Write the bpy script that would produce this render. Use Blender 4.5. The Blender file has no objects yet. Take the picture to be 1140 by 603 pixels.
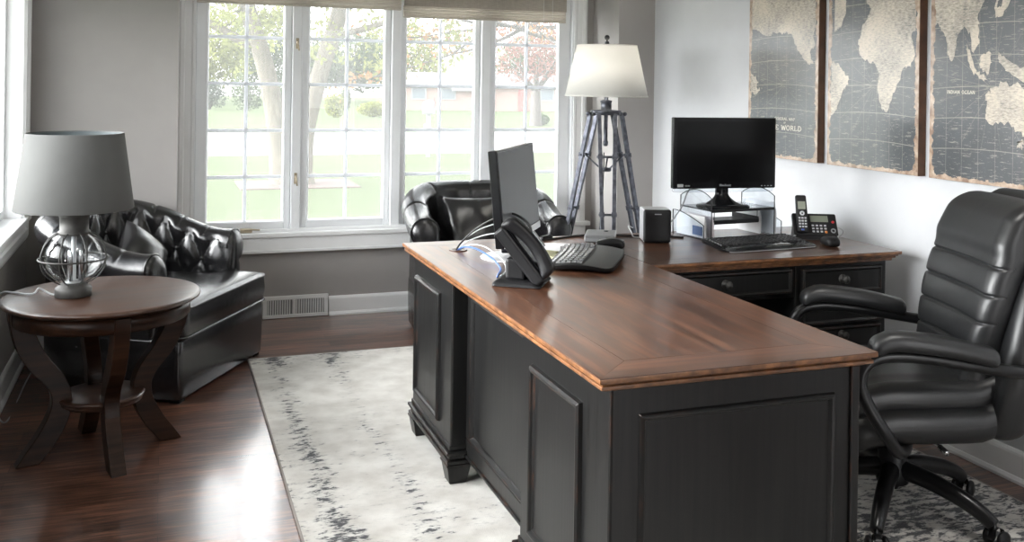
import bpy, math, random
import numpy as np
from mathutils import Vector, Matrix
random.seed(7); rng = np.random.default_rng(7)
PI = math.pi
S = bpy.context.scene
COL = S.collection

# ------------------------------------------------------------------ mesh helper
def V3(p): return Vector(p)
class MB:
    def __init__(s): s.v = []; s.f = []; s.sm = []; s.mi = []
    def add(s, vs, fs, smooth=False, mi=0, M=None):
        o = len(s.v)
        for p in vs:
            p = Vector(p)
            s.v.append(M @ p if M is not None else p)
        for f in fs:
            s.f.append([o+i for i in f]); s.sm.append(smooth); s.mi.append(mi)
        return s
    def box(s, c, d, M=None, mi=0, taper=1.0):
        x, y, z = d[0]/2, d[1]/2, d[2]/2
        vs = []
        for sz, t in ((-z, taper), (z, 1.0)):
            for sx, sy in ((-1,-1),(1,-1),(1,1),(-1,1)):
                vs.append((c[0]+sx*x*t, c[1]+sy*y*t, c[2]+sz))
        return s.add(vs, [(3,2,1,0),(4,5,6,7),(0,1,5,4),(1,2,6,5),(2,3,7,6),(3,0,4,7)], False, mi, M)
    def bb(s, x0, x1, y0, y1, z0, z1, M=None, mi=0):
        return s.box(((x0+x1)/2,(y0+y1)/2,(z0+z1)/2),(x1-x0,y1-y0,z1-z0),M,mi)
    def lathe(s, prof, n=32, c=(0,0,0), M=None, smooth=True, close=False, mi=0):
        vs, fs = [], []
        m = len(prof)
        for i in range(n):
            a = 2*PI*i/n
            for r, z in prof: vs.append((c[0]+r*math.cos(a), c[1]+r*math.sin(a), c[2]+z))
        for i in range(n):
            j = (i+1) % n
            for k in range(m-1 if not close else m):
                l = (k+1) % m
                fs.append((i*m+k, j*m+k, j*m+l, i*m+l))
        if not close:
            if prof[0][0] > 1e-6: fs.append([i*m for i in range(n)][::-1])
            if prof[-1][0] > 1e-6: fs.append([i*m+m-1 for i in range(n)])
        return s.add(vs, fs, smooth, mi, M)
    def tube(s, pts, r, n=8, closed=False, M=None, up=None, mi=0, flat=1.0):
        pts = [Vector(p) for p in pts]; m = len(pts)
        rs = r if isinstance(r, (list, tuple)) else [r]*m
        vs, fs = [], []
        prev = None
        for i, p in enumerate(pts):
            a = pts[i-1] if (i > 0 or closed) else p
            b = pts[(i+1) % m] if (i < m-1 or closed) else p
            t = (b-a)
            t = t.normalized() if t.length > 1e-9 else Vector((0,0,1))
            if prev is None:
                u = Vector(up) if up else (Vector((0,0,1)) if abs(t.z) < .9 else Vector((1,0,0)))
            else: u = prev
            u = (u - t*u.dot(t)); u = u.normalized() if u.length > 1e-6 else t.orthogonal().normalized()
            prev = u; w = t.cross(u)
            for k in range(n):
                q = 2*PI*(k+.5)/n
                vs.append(p + (u*math.cos(q)*flat + w*math.sin(q))*rs[i])
        for i in range(m if closed else m-1):
            j = (i+1) % m
            for k in range(n):
                l = (k+1) % n
                fs.append((i*n+k, i*n+l, j*n+l, j*n+k))
        if not closed:
            fs.append(list(range(n))[::-1]); fs.append([(m-1)*n+k for k in range(n)])
        return s.add(vs, fs, n > 4, mi, M)
    def prism(s, poly, z0, z1, M=None, smooth=False, mi=0):
        n = len(poly)
        vs = [(x,y,z0) for x,y in poly]+[(x,y,z1) for x,y in poly]
        fs = [list(range(n))[::-1], [n+i for i in range(n)]]+[(i,(i+1)%n,n+(i+1)%n,n+i) for i in range(n)]
        o = len(s.f); s.add(vs, fs, False, mi, M)
        if smooth:
            for i in range(o+2, len(s.f)): s.sm[i] = True
        return s
    def grid(s, fn, nu, nv, cu=False, cv=False, smooth=True, mi=0, M=None):
        vs = [fn(i/(nu if cu else nu-1), j/(nv if cv else nv-1)) for i in range(nu) for j in range(nv)]
        fs = []
        for i in range(nu if cu else nu-1):
            for j in range(nv if cv else nv-1):
                a, b = i, (i+1) % nu; c, d = j, (j+1) % nv
                fs.append((a*nv+c, b*nv+c, b*nv+d, a*nv+d))
        return s.add(vs, fs, smooth, mi, M)
    def puff(s, d, r, n=10, fn=None, M=None, mi=0):
        """soft box: half sizes d, corner radius r, then fn(x,y,z)->(x,y,z)"""
        hx, hy, hz = d
        nn = n if isinstance(n, tuple) else (n, n, n)
        def ax(h, n):
            e = [-h, -h+r*.15, -h+r*.4, -h+r*.7]
            m = [(-h+r)+(2*(h-r))*i/n for i in range(n+1)]
            return e+m+[-q for q in e[::-1]]
        A = {0: ax(hx, nn[0]), 1: ax(hy, nn[1]), 2: ax(hz, nn[2])}; H = (hx, hy, hz)
        for k in range(3):
            u, w = (k+1) % 3, (k+2) % 3
            U, W = A[u], A[w]
            for sg in (-1, 1):
                vs, fs = [], []
                for a in U:
                    for b in W:
                        p = [0,0,0]; p[k] = sg*H[k]; p[u] = a; p[w] = b
                        q = [max(-(H[i]-r), min(H[i]-r, p[i])) for i in range(3)]
                        dv = Vector((p[0]-q[0], p[1]-q[1], p[2]-q[2])).normalized()*r
                        o = (q[0]+dv.x, q[1]+dv.y, q[2]+dv.z)
                        vs.append(fn(*o) if fn else o)
                nw = len(W)
                for i in range(len(U)-1):
                    for j in range(nw-1):
                        f = (i*nw+j, (i+1)*nw+j, (i+1)*nw+j+1, i*nw+j+1)
                        fs.append(f if sg > 0 else f[::-1])
                s.add(vs, fs, True, mi, M)
        return s
    def sphere(s, c, r, n=12, sc=(1,1,1), M=None, mi=0):
        return s.grid(lambda u, v: (c[0]+sc[0]*r*math.cos(2*PI*u)*math.sin(PI*v), c[1]+sc[1]*r*math.sin(2*PI*u)*math.sin(PI*v), c[2]-sc[2]*r*math.cos(PI*v)), n*2, n, cu=True, M=M, mi=mi)
    def frame(s, c, u, v, nrm, w, h, prof, M=None, mi=0):
        """mitred moulding round a w*h rectangle centred c; prof = [(inset from the outer edge, height)]"""
        c, u, v, nrm = Vector(c), Vector(u), Vector(v), Vector(nrm)
        m = len(prof); vs = []; fs = []
        for a, b in ((-1,-1),(1,-1),(1,1),(-1,1)):
            for i, hh in prof: vs.append(c+u*(a*(w/2-i))+v*(b*(h/2-i))+nrm*hh)
        for k in range(4):
            l = (k+1) % 4
            for i in range(m-1): fs.append((k*m+i, l*m+i, l*m+i+1, k*m+i+1))
        return s.add(vs, fs, False, mi, M)
    def build(s, name, mat, parent=None, bevel=0, seg=2, merge=False):
        me = bpy.data.meshes.new(name)
        me.from_pydata([tuple(p) for p in s.v], [], s.f)
        for p, a, m in zip(me.polygons, s.sm, s.mi): p.use_smooth = a; p.material_index = m
        for m in (mat if isinstance(mat, (list, tuple)) else [mat]): me.materials.append(m)
        import bmesh
        bm = bmesh.new(); bm.from_mesh(me)
        if merge: bmesh.ops.remove_doubles(bm, verts=bm.verts, dist=1e-5)
        bmesh.ops.recalc_face_normals(bm, faces=bm.faces)
        bm.to_mesh(me); bm.free()
        o = bpy.data.objects.new(name, me); COL.objects.link(o)
        if parent: o.parent = parent
        if bevel:
            b = o.modifiers.new('edge', 'BEVEL'); b.width = bevel; b.segments = seg; b.limit_method = 'ANGLE'; b.angle_limit = .7
        return o

def tag(o, label, cat, group=None, kind=None):
    o['label'] = label; o['category'] = cat
    if group: o['group'] = group
    if kind: o['kind'] = kind
    return o
def thing(name, label, cat, loc=(0,0,0), rz=0, group=None, kind=None):
    o = bpy.data.objects.new(name, None); COL.objects.link(o)
    o.location = loc; o.rotation_euler = (0,0,rz); o.empty_display_size = .05
    return tag(o, label, cat, group, kind)
def T(x=0,y=0,z=0,rx=0,ry=0,rz=0):
    return Matrix.Translation((x,y,z)) @ Matrix.Rotation(rz,4,'Z') @ Matrix.Rotation(ry,4,'Y') @ Matrix.Rotation(rx,4,'X')
def spline(P, n=8):
    P = [Vector(p) for p in P]; out = []
    for i in range(len(P)-1):
        a, b, c, d = P[max(i-1,0)], P[i], P[i+1], P[min(i+2,len(P)-1)]
        for k in range(n):
            t = k/n
            out.append(.5*((2*b)+(c-a)*t+(2*a-5*b+4*c-d)*t*t+(3*b-a-3*c+d)*t**3))
    out.append(P[-1]); return out
def sstep(a, b, x):
    t = max(0, min(1, (x-a)/(b-a))); return t*t*(3-2*t)

# ------------------------------------------------------------------ materials
class NT:
    def __init__(s, name):
        s.m = bpy.data.materials.new(name); s.m.use_nodes = True
        s.t = s.m.node_tree; s.b = s.t.nodes['Principled BSDF']; s.out = s.t.nodes['Material Output']
    def n(s, typ, props=None, **ins):
        d = s.t.nodes.new(typ)
        for k, v in (props or {}).items(): setattr(d, k, v)
        for k, v in ins.items():
            s.set(d, k, v)
        return d
    def set(s, d, k, v):
        key = int(k[1:]) if k[0] == 'i' and k[1:].isdigit() else k.replace('_', ' ')
        inp = d.inputs[key]
        if isinstance(v, bpy.types.NodeSocket): s.t.links.new(v, inp)
        elif isinstance(v, bpy.types.Node): s.t.links.new(v.outputs[0], inp)
        else: inp.default_value = (*v, 1) if isinstance(v, (tuple, list)) and len(v) == 3 and inp.type == 'RGBA' else v
    def P(s, **k):
        for a, v in k.items(): s.set(s.b, a, v)
        return s.m
    def math(s, op, a, b=0.0, c=0.0, clamp=False):
        return s.n('ShaderNodeMath', {'operation': op, 'use_clamp': clamp}, i0=a, i1=b, i2=c).outputs[0]
    def mix(s, f, a, b, blend='MIX'):
        d = s.n('ShaderNodeMix', {'data_type': 'RGBA', 'blend_type': blend})
        for i, v in ((0, f), (6, a), (7, b)): s.set(d, 'i%d' % i, v)
        return d.outputs[2]
    def co(s, out='Object'):
        return s.n('ShaderNodeTexCoord').outputs[out]
    def map(s, co, scale=(1,1,1), loc=(0,0,0), rot=(0,0,0)):
        return s.n('ShaderNodeMapping', Vector=co, Scale=scale, Location=loc, Rotation=rot).outputs[0]
    def noise(s, co, scale=5, detail=3, rough=.5, dist=0):
        return s.n('ShaderNodeTexNoise', Vector=co, Scale=scale, Detail=detail, Roughness=rough, Distortion=dist).outputs[0]
    def ramp(s, f, stops):
        d = s.n('ShaderNodeValToRGB', Fac=f); e = d.color_ramp.elements
        while len(e) < len(stops): e.new(.5)
        for x, (p, c) in zip(e, stops): x.position = p; x.color = (*c, 1) if len(c) == 3 else c
        return d.outputs[0]
    def bump(s, h, strength=.2, dist=.01):
        b = s.n('ShaderNodeBump', Strength=strength, Distance=dist, Height=h); s.set(s.b, 'Normal', b); return b
    def sep(s, co): return s.n('ShaderNodeSeparateXYZ', Vector=co).outputs
def plain(name, col, rough=.5, metal=0, var=.12, vs=8, bump=0, bs=200, **k):
    t = NT(name); c = t.co()
    n = t.noise(c, vs, 3)
    a = tuple(x*(1-var) for x in col); b = tuple(min(1, x*(1+var)) for x in col)
    t.P(Base_Color=t.ramp(n, [(.3, a), (.7, b)]), Roughness=rough, Metallic=metal, **k)
    if bump: t.bump(t.noise(c, bs, 4), bump, .002)
    return t.m

M = {}
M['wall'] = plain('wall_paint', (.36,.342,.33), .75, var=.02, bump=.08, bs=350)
M['wall_light'] = plain('pale_wall_paint', (.52,.528,.545), .7, var=.02, bump=.08, bs=350)  # same paint as the other walls, colour lightened for the window light
M['ceil'] = plain('ceiling_paint', (.8,.8,.79), .9, var=.02)
M['trim'] = plain('white_trim_paint', (.88,.885,.89), .35, var=.02)
M['vinyl'] = plain('white_window_vinyl', (.90,.915,.935), .3, var=.02)
M['blackplastic'] = plain('black_plastic', (.010,.010,.011), .40, var=.2, bump=.05, bs=900, Specular_IOR_Level=.28)
M['glossblack'] = plain('gloss_black_plastic', (.006,.006,.007), .15, var=.1, Specular_IOR_Level=.3)
M['greyplastic'] = plain('grey_plastic', (.22,.23,.24), .4)
M['silver'] = plain('silver_plastic', (.55,.56,.58), .3, .35)
M['chrome'] = plain('chrome', (.7,.7,.72), .18, 1)
M['pewter'] = plain('aged_pewter', (.055,.053,.050), .52, .45, .3, 25)
M['darkwire'] = plain('dark_wire', (.030,.029,.027), .5, .3)
M['iron'] = plain('blued_iron', (.10,.105,.125), .38, .85, .45, 30)
M['brass'] = plain('pale_brass_hardware', (.45,.38,.28), .35, .6)
M['blackmetal'] = plain('black_powder_coat', (.010,.010,.011), .28, .2)
M['screen_off'] = plain('dark_screen', (.004,.004,.0045), .14, var=.05, Specular_IOR_Level=.2)
M['screen_matte'] = plain('matte_screen', (.035,.037,.04), .36, var=.03)
M['lcd'] = plain('lcd_display', (.22,.24,.19), .25)
M['keycap'] = plain('keycap', (.018,.018,.02), .45)
M['keygrey'] = plain('worn_grey_keycap', (.20,.205,.21), .16, Specular_IOR_Level=.9)
M['keylight'] = plain('pale_key', (.45,.46,.48), .4)
M['keyblue'] = plain('blue_key', (.03,.08,.35), .4)
M['keyorange'] = plain('orange_key', (.6,.2,.03), .4)
M['keyred'] = plain('red_key', (.4,.02,.03), .4)
M['paper'] = plain('paper', (.75,.75,.76), .7, var=.04)
M['bluepaper'] = plain('blue_printed_paper', (.10,.16,.32), .6)
M['pinkpaper'] = plain('pinkish_paper', (.72,.66,.68), .7)
M['note'] = plain('sticky_note_paper', (.42,.41,.24), .6)
M['print'] = plain('pale_lettering', (.6,.56,.48), .6)
M['printgrey'] = plain('grey_lettering', (.35,.36,.38), .5)
M['cablewhite'] = plain('white_cable', (.45,.46,.47), .45)
M['cableblack'] = plain('black_cable', (.012,.012,.012), .45)
M['cableblue'] = plain('blue_cable', (.06,.14,.42), .4)
M['shade_grey'] = plain('grey_linen_shade', (.090,.090,.088), .85, var=.05, bump=.15, bs=600)
M['shade_in'] = plain('dark_teal_lining', (.06,.075,.08), .7)
M['asphalt'] = plain('pale_concrete_drive', (.42,.42,.42), .9, var=.05)
M['mulch'] = plain('mulch_bed', (.11,.075,.065), .95, var=.3, vs=30)
M['brick'] = plain('pinkish_brick', (.25,.175,.155), .9, var=.2, vs=14)
M['roofing'] = plain('grey_shingle', (.17,.155,.155), .9, var=.2, vs=9)
M['siding'] = plain('white_siding', (.23,.24,.25), .8)
M['darkglass'] = plain('dark_window', (.12,.14,.16), .15)
M['mapwood'] = plain('stained_map_edge', (.10,.045,.022), .6, var=.45, vs=14)
M['post'] = plain('white_post_paint', (.24,.24,.25), .6)

def m_leather(name, col, rough, scale=260, b=.25):
    t = NT(name); c = t.co()
    v = t.n('ShaderNodeTexVoronoi', Vector=c, Scale=scale).outputs[0]
    n = t.noise(c, 7, 3)
    h = t.math('ADD', t.math('MULTIPLY', v, .25), t.math('MULTIPLY', t.noise(c, 22, 3, .55, .5), .9))
    t.P(Base_Color=t.ramp(n, [(.3, tuple(x*.75 for x in col)), (.7, tuple(x*1.3 for x in col))]),
        Roughness=t.math('MULTIPLY_ADD', n, .16, rough-.08), Specular_IOR_Level=.7)
    t.bump(h, b, .004); return t.m
M['leather'] = m_leather('black_club_leather', (.008,.0077,.0085), .22)
M['leather_soft'] = m_leather('soft_black_chair_leather', (.010,.0105,.0115), .40, 420, .14)

def m_glass(name, tint=(.97,.98,.98), refl=1.0, ior=1.45):
    t = NT(name); nt = t.t
    tr = t.n('ShaderNodeBsdfTransparent', Color=tint)
    gl = t.n('ShaderNodeBsdfGlossy', Roughness=.01)
    bf = t.n('ShaderNodeNewGeometry').outputs['Backfacing']
    fr = t.n('ShaderNodeFresnel', IOR=t.math('MULTIPLY_ADD', bf, 1/ior-ior, ior))
    f = t.math('MULTIPLY', fr, refl)
    mx = t.n('ShaderNodeMixShader', i0=f, i1=tr, i2=gl)
    nt.links.new(mx.outputs[0], t.out.inputs[0]); return t.m
M['pane'] = m_glass('window_glass', refl=.5)
M['globe'] = m_glass('clear_lamp_glass', (.95,.96,.96), .9, 1.5)
M['acrylic'] = m_glass('clear_acrylic', (.90,.92,.94), 1.0, 1.49); M['acrylic_dark'] = m_glass('smoked_acrylic', (.30,.32,.34), 1.3, 1.49)
def m_screen():
    t = NT('fine_insect_mesh')  # insect mesh, with pale scatter added as a haze veil over the outdoors
    tr = t.n('ShaderNodeBsdfTransparent'); tl = t.n('ShaderNodeBsdfTranslucent', Color=(.9,.9,.9)); df = t.n('ShaderNodeBsdfDiffuse', Color=(.6,.6,.6))
    a = t.n('ShaderNodeMixShader', i0=.3, i1=tl, i2=df)
    mx = t.n('ShaderNodeMixShader', i0=.10, i1=tr, i2=a)
    t.t.links.new(mx.outputs[0], t.out.inputs[0]); return t.m
M['mesh'] = m_screen()
def m_shade(name, col, tl):
    t = NT(name); c = t.co()
    d = t.n('ShaderNodeBsdfDiffuse', Color=col); l = t.n('ShaderNodeBsdfTranslucent', Color=col)
    mx = t.n('ShaderNodeMixShader', i0=tl, i1=d, i2=l)
    t.t.links.new(mx.outputs[0], t.out.inputs[0]); return t.m
M['shade_white'] = m_shade('white_linen_shade', (.90,.89,.86), .5)

M['muntin'] = m_shade('translucent_muntin_vinyl', (.88,.89,.92), .35)
def m_blind(name, a, b):
    t = NT(name); c = t.co()
    w = t.noise(t.map(c, (6,6,160)), 4, 3); w2 = t.noise(t.map(c, (200,200,6)), 3, 2)
    k = t.math('MULTIPLY_ADD', w2, .35, t.math('MULTIPLY', w, .75))
    col = t.ramp(k, [(.35, a), (.75, b)])
    d = t.n('ShaderNodeBsdfDiffuse', Color=col); l = t.n('ShaderNodeBsdfTranslucent', Color=col)
    t.t.links.new(t.n('ShaderNodeMixShader', i0=.5, i1=d, i2=l).outputs[0], t.out.inputs[0]); return t.m
M['blind'] = m_blind('woven_shade', (.60,.56,.51), (.84,.80,.75))
M['blind_dark'] = m_blind('woven_valance', (.42,.38,.34), (.66,.61,.56))

def m_floor():
    t = NT('walnut_plank_floor'); c = t.co()
    br = t.n('ShaderNodeTexBrick', {'offset': .37, 'offset_frequency': 2}, Vector=c, Color1=(0,0,0), Color2=(1,1,1), Mortar=(.5,.5,.5), Scale=1, Mortar_Size=.0009, Mortar_Smooth=.4, Bias=0, Brick_Width=1.35, Row_Height=.083)
    g1 = t.noise(t.map(c, (2.2,34,1)), 2.4, 5, .62, .7)
    g2 = t.noise(t.map(c, (1.0,9,1)), 1.4, 3, .5, 1.6)
    k = t.math('ADD', t.math('MULTIPLY', g1, .85), t.math('MULTIPLY_ADD', br.outputs[0], .16, t.math('MULTIPLY_ADD', g2, .40, -.14)))
    col = t.ramp(k, [(.34, (.014,.0075,.0055)), (.52, (.078,.035,.022)), (.70, (.225,.102,.064)), (.90, (.38,.19,.125))])
    col = t.mix(br.outputs[1], col, (.008,.004,.003))
    t.P(Base_Color=col, Roughness=t.math('MULTIPLY_ADD', g1, .20, .22), Specular_IOR_Level=.5, Coat_Weight=.9, Coat_Roughness=.15, Coat_IOR=1.55)
    t.bump(t.math('SUBTRACT', t.math('MULTIPLY', g1, .35), br.outputs[1]), .25, .0016); return t.m
M['floor'] = m_floor()
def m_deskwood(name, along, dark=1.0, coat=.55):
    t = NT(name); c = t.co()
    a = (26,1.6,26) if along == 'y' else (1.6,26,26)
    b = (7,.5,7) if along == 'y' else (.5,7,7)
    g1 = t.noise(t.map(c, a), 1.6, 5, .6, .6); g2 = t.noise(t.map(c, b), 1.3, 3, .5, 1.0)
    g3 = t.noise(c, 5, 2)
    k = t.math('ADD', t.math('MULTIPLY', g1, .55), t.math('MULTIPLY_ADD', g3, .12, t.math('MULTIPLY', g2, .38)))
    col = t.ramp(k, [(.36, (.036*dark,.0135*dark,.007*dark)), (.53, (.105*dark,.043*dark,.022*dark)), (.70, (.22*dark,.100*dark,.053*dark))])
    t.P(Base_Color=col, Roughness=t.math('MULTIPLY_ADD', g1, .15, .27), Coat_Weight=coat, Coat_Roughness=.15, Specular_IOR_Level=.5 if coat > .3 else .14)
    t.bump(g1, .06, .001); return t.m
M['desk_y'] = m_deskwood('cherry_long_grain', 'y')
M['desk_x'] = m_deskwood('cherry_cross_grain', 'x')
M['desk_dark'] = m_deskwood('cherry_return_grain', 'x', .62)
M['table_leg'] = m_deskwood('dark_cherry_legs', 'x', .20, .04); M['table_wood'] = m_deskwood('dark_cherry_table', 'x', .38, .31)
def m_edge():
    t = NT('rubbed_orange_edge'); c = t.co(); g = t.noise(c, 30, 4)
    t.P(Base_Color=t.ramp(g, [(.3, (.075,.028,.011)), (.7, (.28,.118,.042))]), Roughness=.4, Coat_Weight=.2, Coat_Roughness=.2); return t.m
M['deskedge'] = m_edge()
def m_black():
    t = NT('distressed_black_paint'); c = t.co()
    bv = t.n('ShaderNodeBevel', {'samples': 4}, Radius=.006); ge = t.n('ShaderNodeNewGeometry')
    dt = t.n('ShaderNodeVectorMath', {'operation': 'DOT_PRODUCT'}, i0=bv.outputs[0], i1=ge.outputs['Normal']).outputs['Value']
    e = t.math('SUBTRACT', 1.0, dt); n = t.noise(c, 18, 4)
    w = t.math('MULTIPLY', t.math('MULTIPLY', e, 7.0, clamp=True), t.math('MULTIPLY', t.math('SUBTRACT', n, .50), 6, clamp=True), clamp=True)
    g = t.noise(t.map(c, (40,40,1.5)), 2, 4)
    base = t.ramp(g, [(.3, (.006,.006,.0062)), (.7, (.012,.0118,.0115))])
    t.P(Base_Color=t.mix(w, base, (.075,.030,.016)), Roughness=t.math('MULTIPLY_ADD', g, .14, .25), Specular_IOR_Level=.33)
    t.bump(g, .12, .0015); return t.m
M['black'] = m_black()
def m_rug():
    t = NT('distressed_rug_pile'); c = t.co(); x, y, z = t.sep(c)
    wob = t.math('MULTIPLY', t.math('SUBTRACT', t.noise(c, 2.2, 3), .5), .16)
    xx = t.math('ADD', x, wob)
    def band(cn, wd, amp):
        d = t.math('DIVIDE', t.math('SUBTRACT', xx, cn), wd)
        return t.math('MULTIPLY', t.math('POWER', 2.718, t.math('MULTIPLY', t.math('MULTIPLY', d, d), -1.0)), amp)
    big = t.math('SUBTRACT', t.noise(c, 3.1, 3, .55), .5)
    dens = t.math('ADD', t.math('ADD', band(.53, .055, .20), band(.80, .045, .12)), band(.40, .05, .09))
    dens = t.math('ADD', dens, t.math('MULTIPLY', big, .35))
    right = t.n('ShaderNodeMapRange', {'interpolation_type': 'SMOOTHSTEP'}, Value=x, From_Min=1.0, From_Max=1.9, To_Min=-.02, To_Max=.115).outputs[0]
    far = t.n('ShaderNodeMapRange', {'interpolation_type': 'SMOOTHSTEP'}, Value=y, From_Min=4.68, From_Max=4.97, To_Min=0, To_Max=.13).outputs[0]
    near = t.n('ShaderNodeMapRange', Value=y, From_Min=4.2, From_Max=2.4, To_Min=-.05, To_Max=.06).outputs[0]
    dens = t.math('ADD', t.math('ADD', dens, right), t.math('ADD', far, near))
    f1 = t.noise(t.map(c, (15,30,1)), 1.3, 6, .68, .3)
    f2 = t.noise(t.map(c, (45,120,1)), 1.3, 3, .6)
    k = t.math('ADD', t.math('MULTIPLY_ADD', f2, .25, f1), dens)
    m = t.n('ShaderNodeMapRange', {'interpolation_type': 'SMOOTHSTEP'}, Value=k, From_Min=.755, From_Max=.86).outputs[0]
    soft = t.noise(c, 9, 4)
    cream = t.ramp(soft, [(.3, (.52,.49,.445)), (.7, (.72,.70,.655))])
    mid = t.n('ShaderNodeMapRange', {'interpolation_type': 'SMOOTHSTEP'}, Value=t.math('ADD', k, .07), From_Min=.70, From_Max=.97, To_Max=.42).outputs[0]
    col = t.mix(mid, cream, (.20,.20,.205))
    col = t.mix(m, col, (.035,.036,.042))
    t.P(Base_Color=col, Roughness=.95, Sheen_Weight=.2)
    t.bump(t.noise(c, 420, 3), .5, .004); return t.m
M['rug'] = m_rug()
M['rugedge'] = plain('rug_binding', (.30,.27,.25), .9)
def m_map(land):
    t = NT('map_land_print' if land else 'map_sea_print'); c = t.co(); x, y, z = t.sep(c)   # y across, z up, origin at panel centre
    n = t.noise(c, 5, 4, .6); fine = t.noise(t.map(c, (1,50,170)), 1, 4, .68); sc = t.noise(t.map(c, (1,12,160)), 1.3, 4, .65)
    if land:
        col = t.ramp(t.math('MULTIPLY_ADD', fine, .6, t.math('MULTIPLY', n, .5)), [(.40, (.10,.10,.10)), (.50, (.34,.30,.245)), (.64, (.60,.52,.42))])
    else:
        col = t.ramp(n, [(.3, (.024,.029,.035)), (.7, (.050,.057,.065))])
        def lines(v, period, w, off=0.0):
            f = t.math('ABSOLUTE', t.math('SUBTRACT', t.math('FRACT', t.math('DIVIDE', t.math('ADD', v, off), period)), .5))
            return t.math('LESS_THAN', f, w/period)
        bend = t.math('ADD', z, t.math('MULTIPLY', t.math('MULTIPLY', y, y), .16))
        ln = t.math('MAXIMUM', lines(bend, .118, .0014), t.math('MULTIPLY', lines(y, .079, .0011), .6))
        rad = t.math('ARCTAN2', t.math('ADD', z, .30), t.math('ADD', y, .02)); rl = t.math('SUBTRACT', t.math('SQRT', t.math('ADD', t.math('MULTIPLY', y, y), t.math('POWER', t.math('ADD', z, .30), 2.0))), 0.0)
        spoke = t.math('LESS_THAN', t.math('MULTIPLY', t.math('ABSOLUTE', t.math('SUBTRACT', t.math('FRACT', t.math('DIVIDE', rad, .3927)), .5)), t.math('MULTIPLY', rl, .3927)), .0008)
        ln = t.math('MAXIMUM', ln, t.math('MULTIPLY', t.math('MULTIPLY', spoke, t.math('LESS_THAN', rl, .24)), .45))
        ln = t.math('MULTIPLY', ln, t.math('MULTIPLY', n, 1.2, clamp=True))
        tick = t.math('MULTIPLY', t.math('GREATER_THAN', sc, .61), .55)
        spk = t.math('MULTIPLY', t.math('GREATER_THAN', t.noise(t.map(c, (1,60,150)), 1, 4, .7), .645), .6)
        col = t.mix(t.math('MAXIMUM', ln, t.math('MAXIMUM', tick, spk)), col, (.40,.375,.32))
    ey = t.math('SUBTRACT', .280, t.math('ABSOLUTE', y)); ez = t.math('ADD', z, .66)
    ed = t.math('MINIMUM', ey, ez)
    q = t.math('ADD', t.math('MULTIPLY', ed, 1.0), t.math('MULTIPLY', t.math('SUBTRACT', t.noise(c, 22, 5, .65), .5), .055))
    em = t.math('LESS_THAN', q, .016)
    rust = t.ramp(t.noise(c, 30, 4), [(.35, (.20,.115,.07)), (.6, (.46,.34,.25)), (.8, (.62,.55,.46))])
    t.P(Base_Color=t.mix(em, col, rust), Roughness=.40, Specular_IOR_Level=.6, Coat_Weight=1.0, Coat_Roughness=.22, Coat_IOR=2.0); return t.m
M['sea'] = m_map(False); M['land'] = m_map(True)
def m_lawn():
    t = NT('mown_grass'); c = t.co()
    k = t.math('MULTIPLY_ADD', t.noise(t.map(c, (2,6,1)), 3, 5, .65), .6, t.math('MULTIPLY', t.noise(c, .25, 3), .4))
    t.P(Base_Color=t.ramp(k, [(.3, (.062,.085,.035)), (.5, (.080,.102,.046)), (.7, (.098,.117,.058))]), Roughness=1.0, Specular_IOR_Level=.1); return t.m
M['lawn'] = m_lawn()
def m_bark(name, a, b):
    t = NT(name); c = t.co(); k = t.noise(t.map(c, (9,9,2)), 1.8, 5, .65, .6)
    t.P(Base_Color=t.ramp(k, [(.3, a), (.7, b)]), Roughness=.95); t.bump(k, .6, .03); return t.m
M['bark'] = m_bark('maple_bark', (.06,.05,.038), (.15,.13,.10))
M['bark_dark'] = m_bark('grey_bark', (.055,.048,.044), (.11,.10,.094))
def m_leaf(name, a, b, tl=.45):
    t = NT(name); g = t.n('ShaderNodeObjectInfo'); c = t.co(); k = t.noise(c, 1.7, 4, .7)
    col = t.ramp(k, [(.3, a), (.7, b)])
    d = t.n('ShaderNodeBsdfDiffuse', Color=col); l = t.n('ShaderNodeBsdfTranslucent', Color=col)
    t.t.links.new(t.n('ShaderNodeMixShader', i0=tl, i1=d, i2=l).outputs[0], t.out.inputs[0]); return t.m
M['leaf_spring'] = m_leaf('yellow_green_leaf', (.15,.17,.05), (.24,.25,.09))
M['leaf_green'] = m_leaf('mid_green_leaf', (.06,.09,.045), (.11,.135,.075))
M['leaf_blue'] = m_leaf('grey_green_leaf', (.07,.09,.07), (.11,.135,.105))
M['leaf_lime'] = m_leaf('lime_leaf', (.18,.20,.045), (.24,.26,.09))
M['leaf_red'] = m_leaf('copper_leaf', (.17,.075,.06), (.23,.125,.105))
M['leaf_orange'] = m_leaf('orange_leaf', (.30,.13,.05), (.32,.20,.10))

# ------------------------------------------------------------------ setting
RX, LX, JY, BY = 2.904, -.645, 5.447, 5.83
CE = 2.50; NEARY = -1.6
def struct(name, mb, mat, label, cat, bevel=0):
    return tag(mb.build(name, mat, None, bevel), label, cat, kind='structure')
struct('floor', MB().bb(LX-.15, RX+.15, NEARY-.1, BY+.15, -.12, 0), M['floor'], 'dark walnut plank floor with a satin sheen', 'floor')
struct('ceiling', MB().bb(LX-.15, RX+.15, NEARY-.1, BY+.15, CE, CE+.1), M['ceil'], 'plain white ceiling above the room', 'ceiling')
struct('wall_right', MB().bb(RX, RX+.12, NEARY, JY+.12, 0, CE), M['wall_light'], 'pale wall carrying the three map panels', 'wall')
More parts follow.
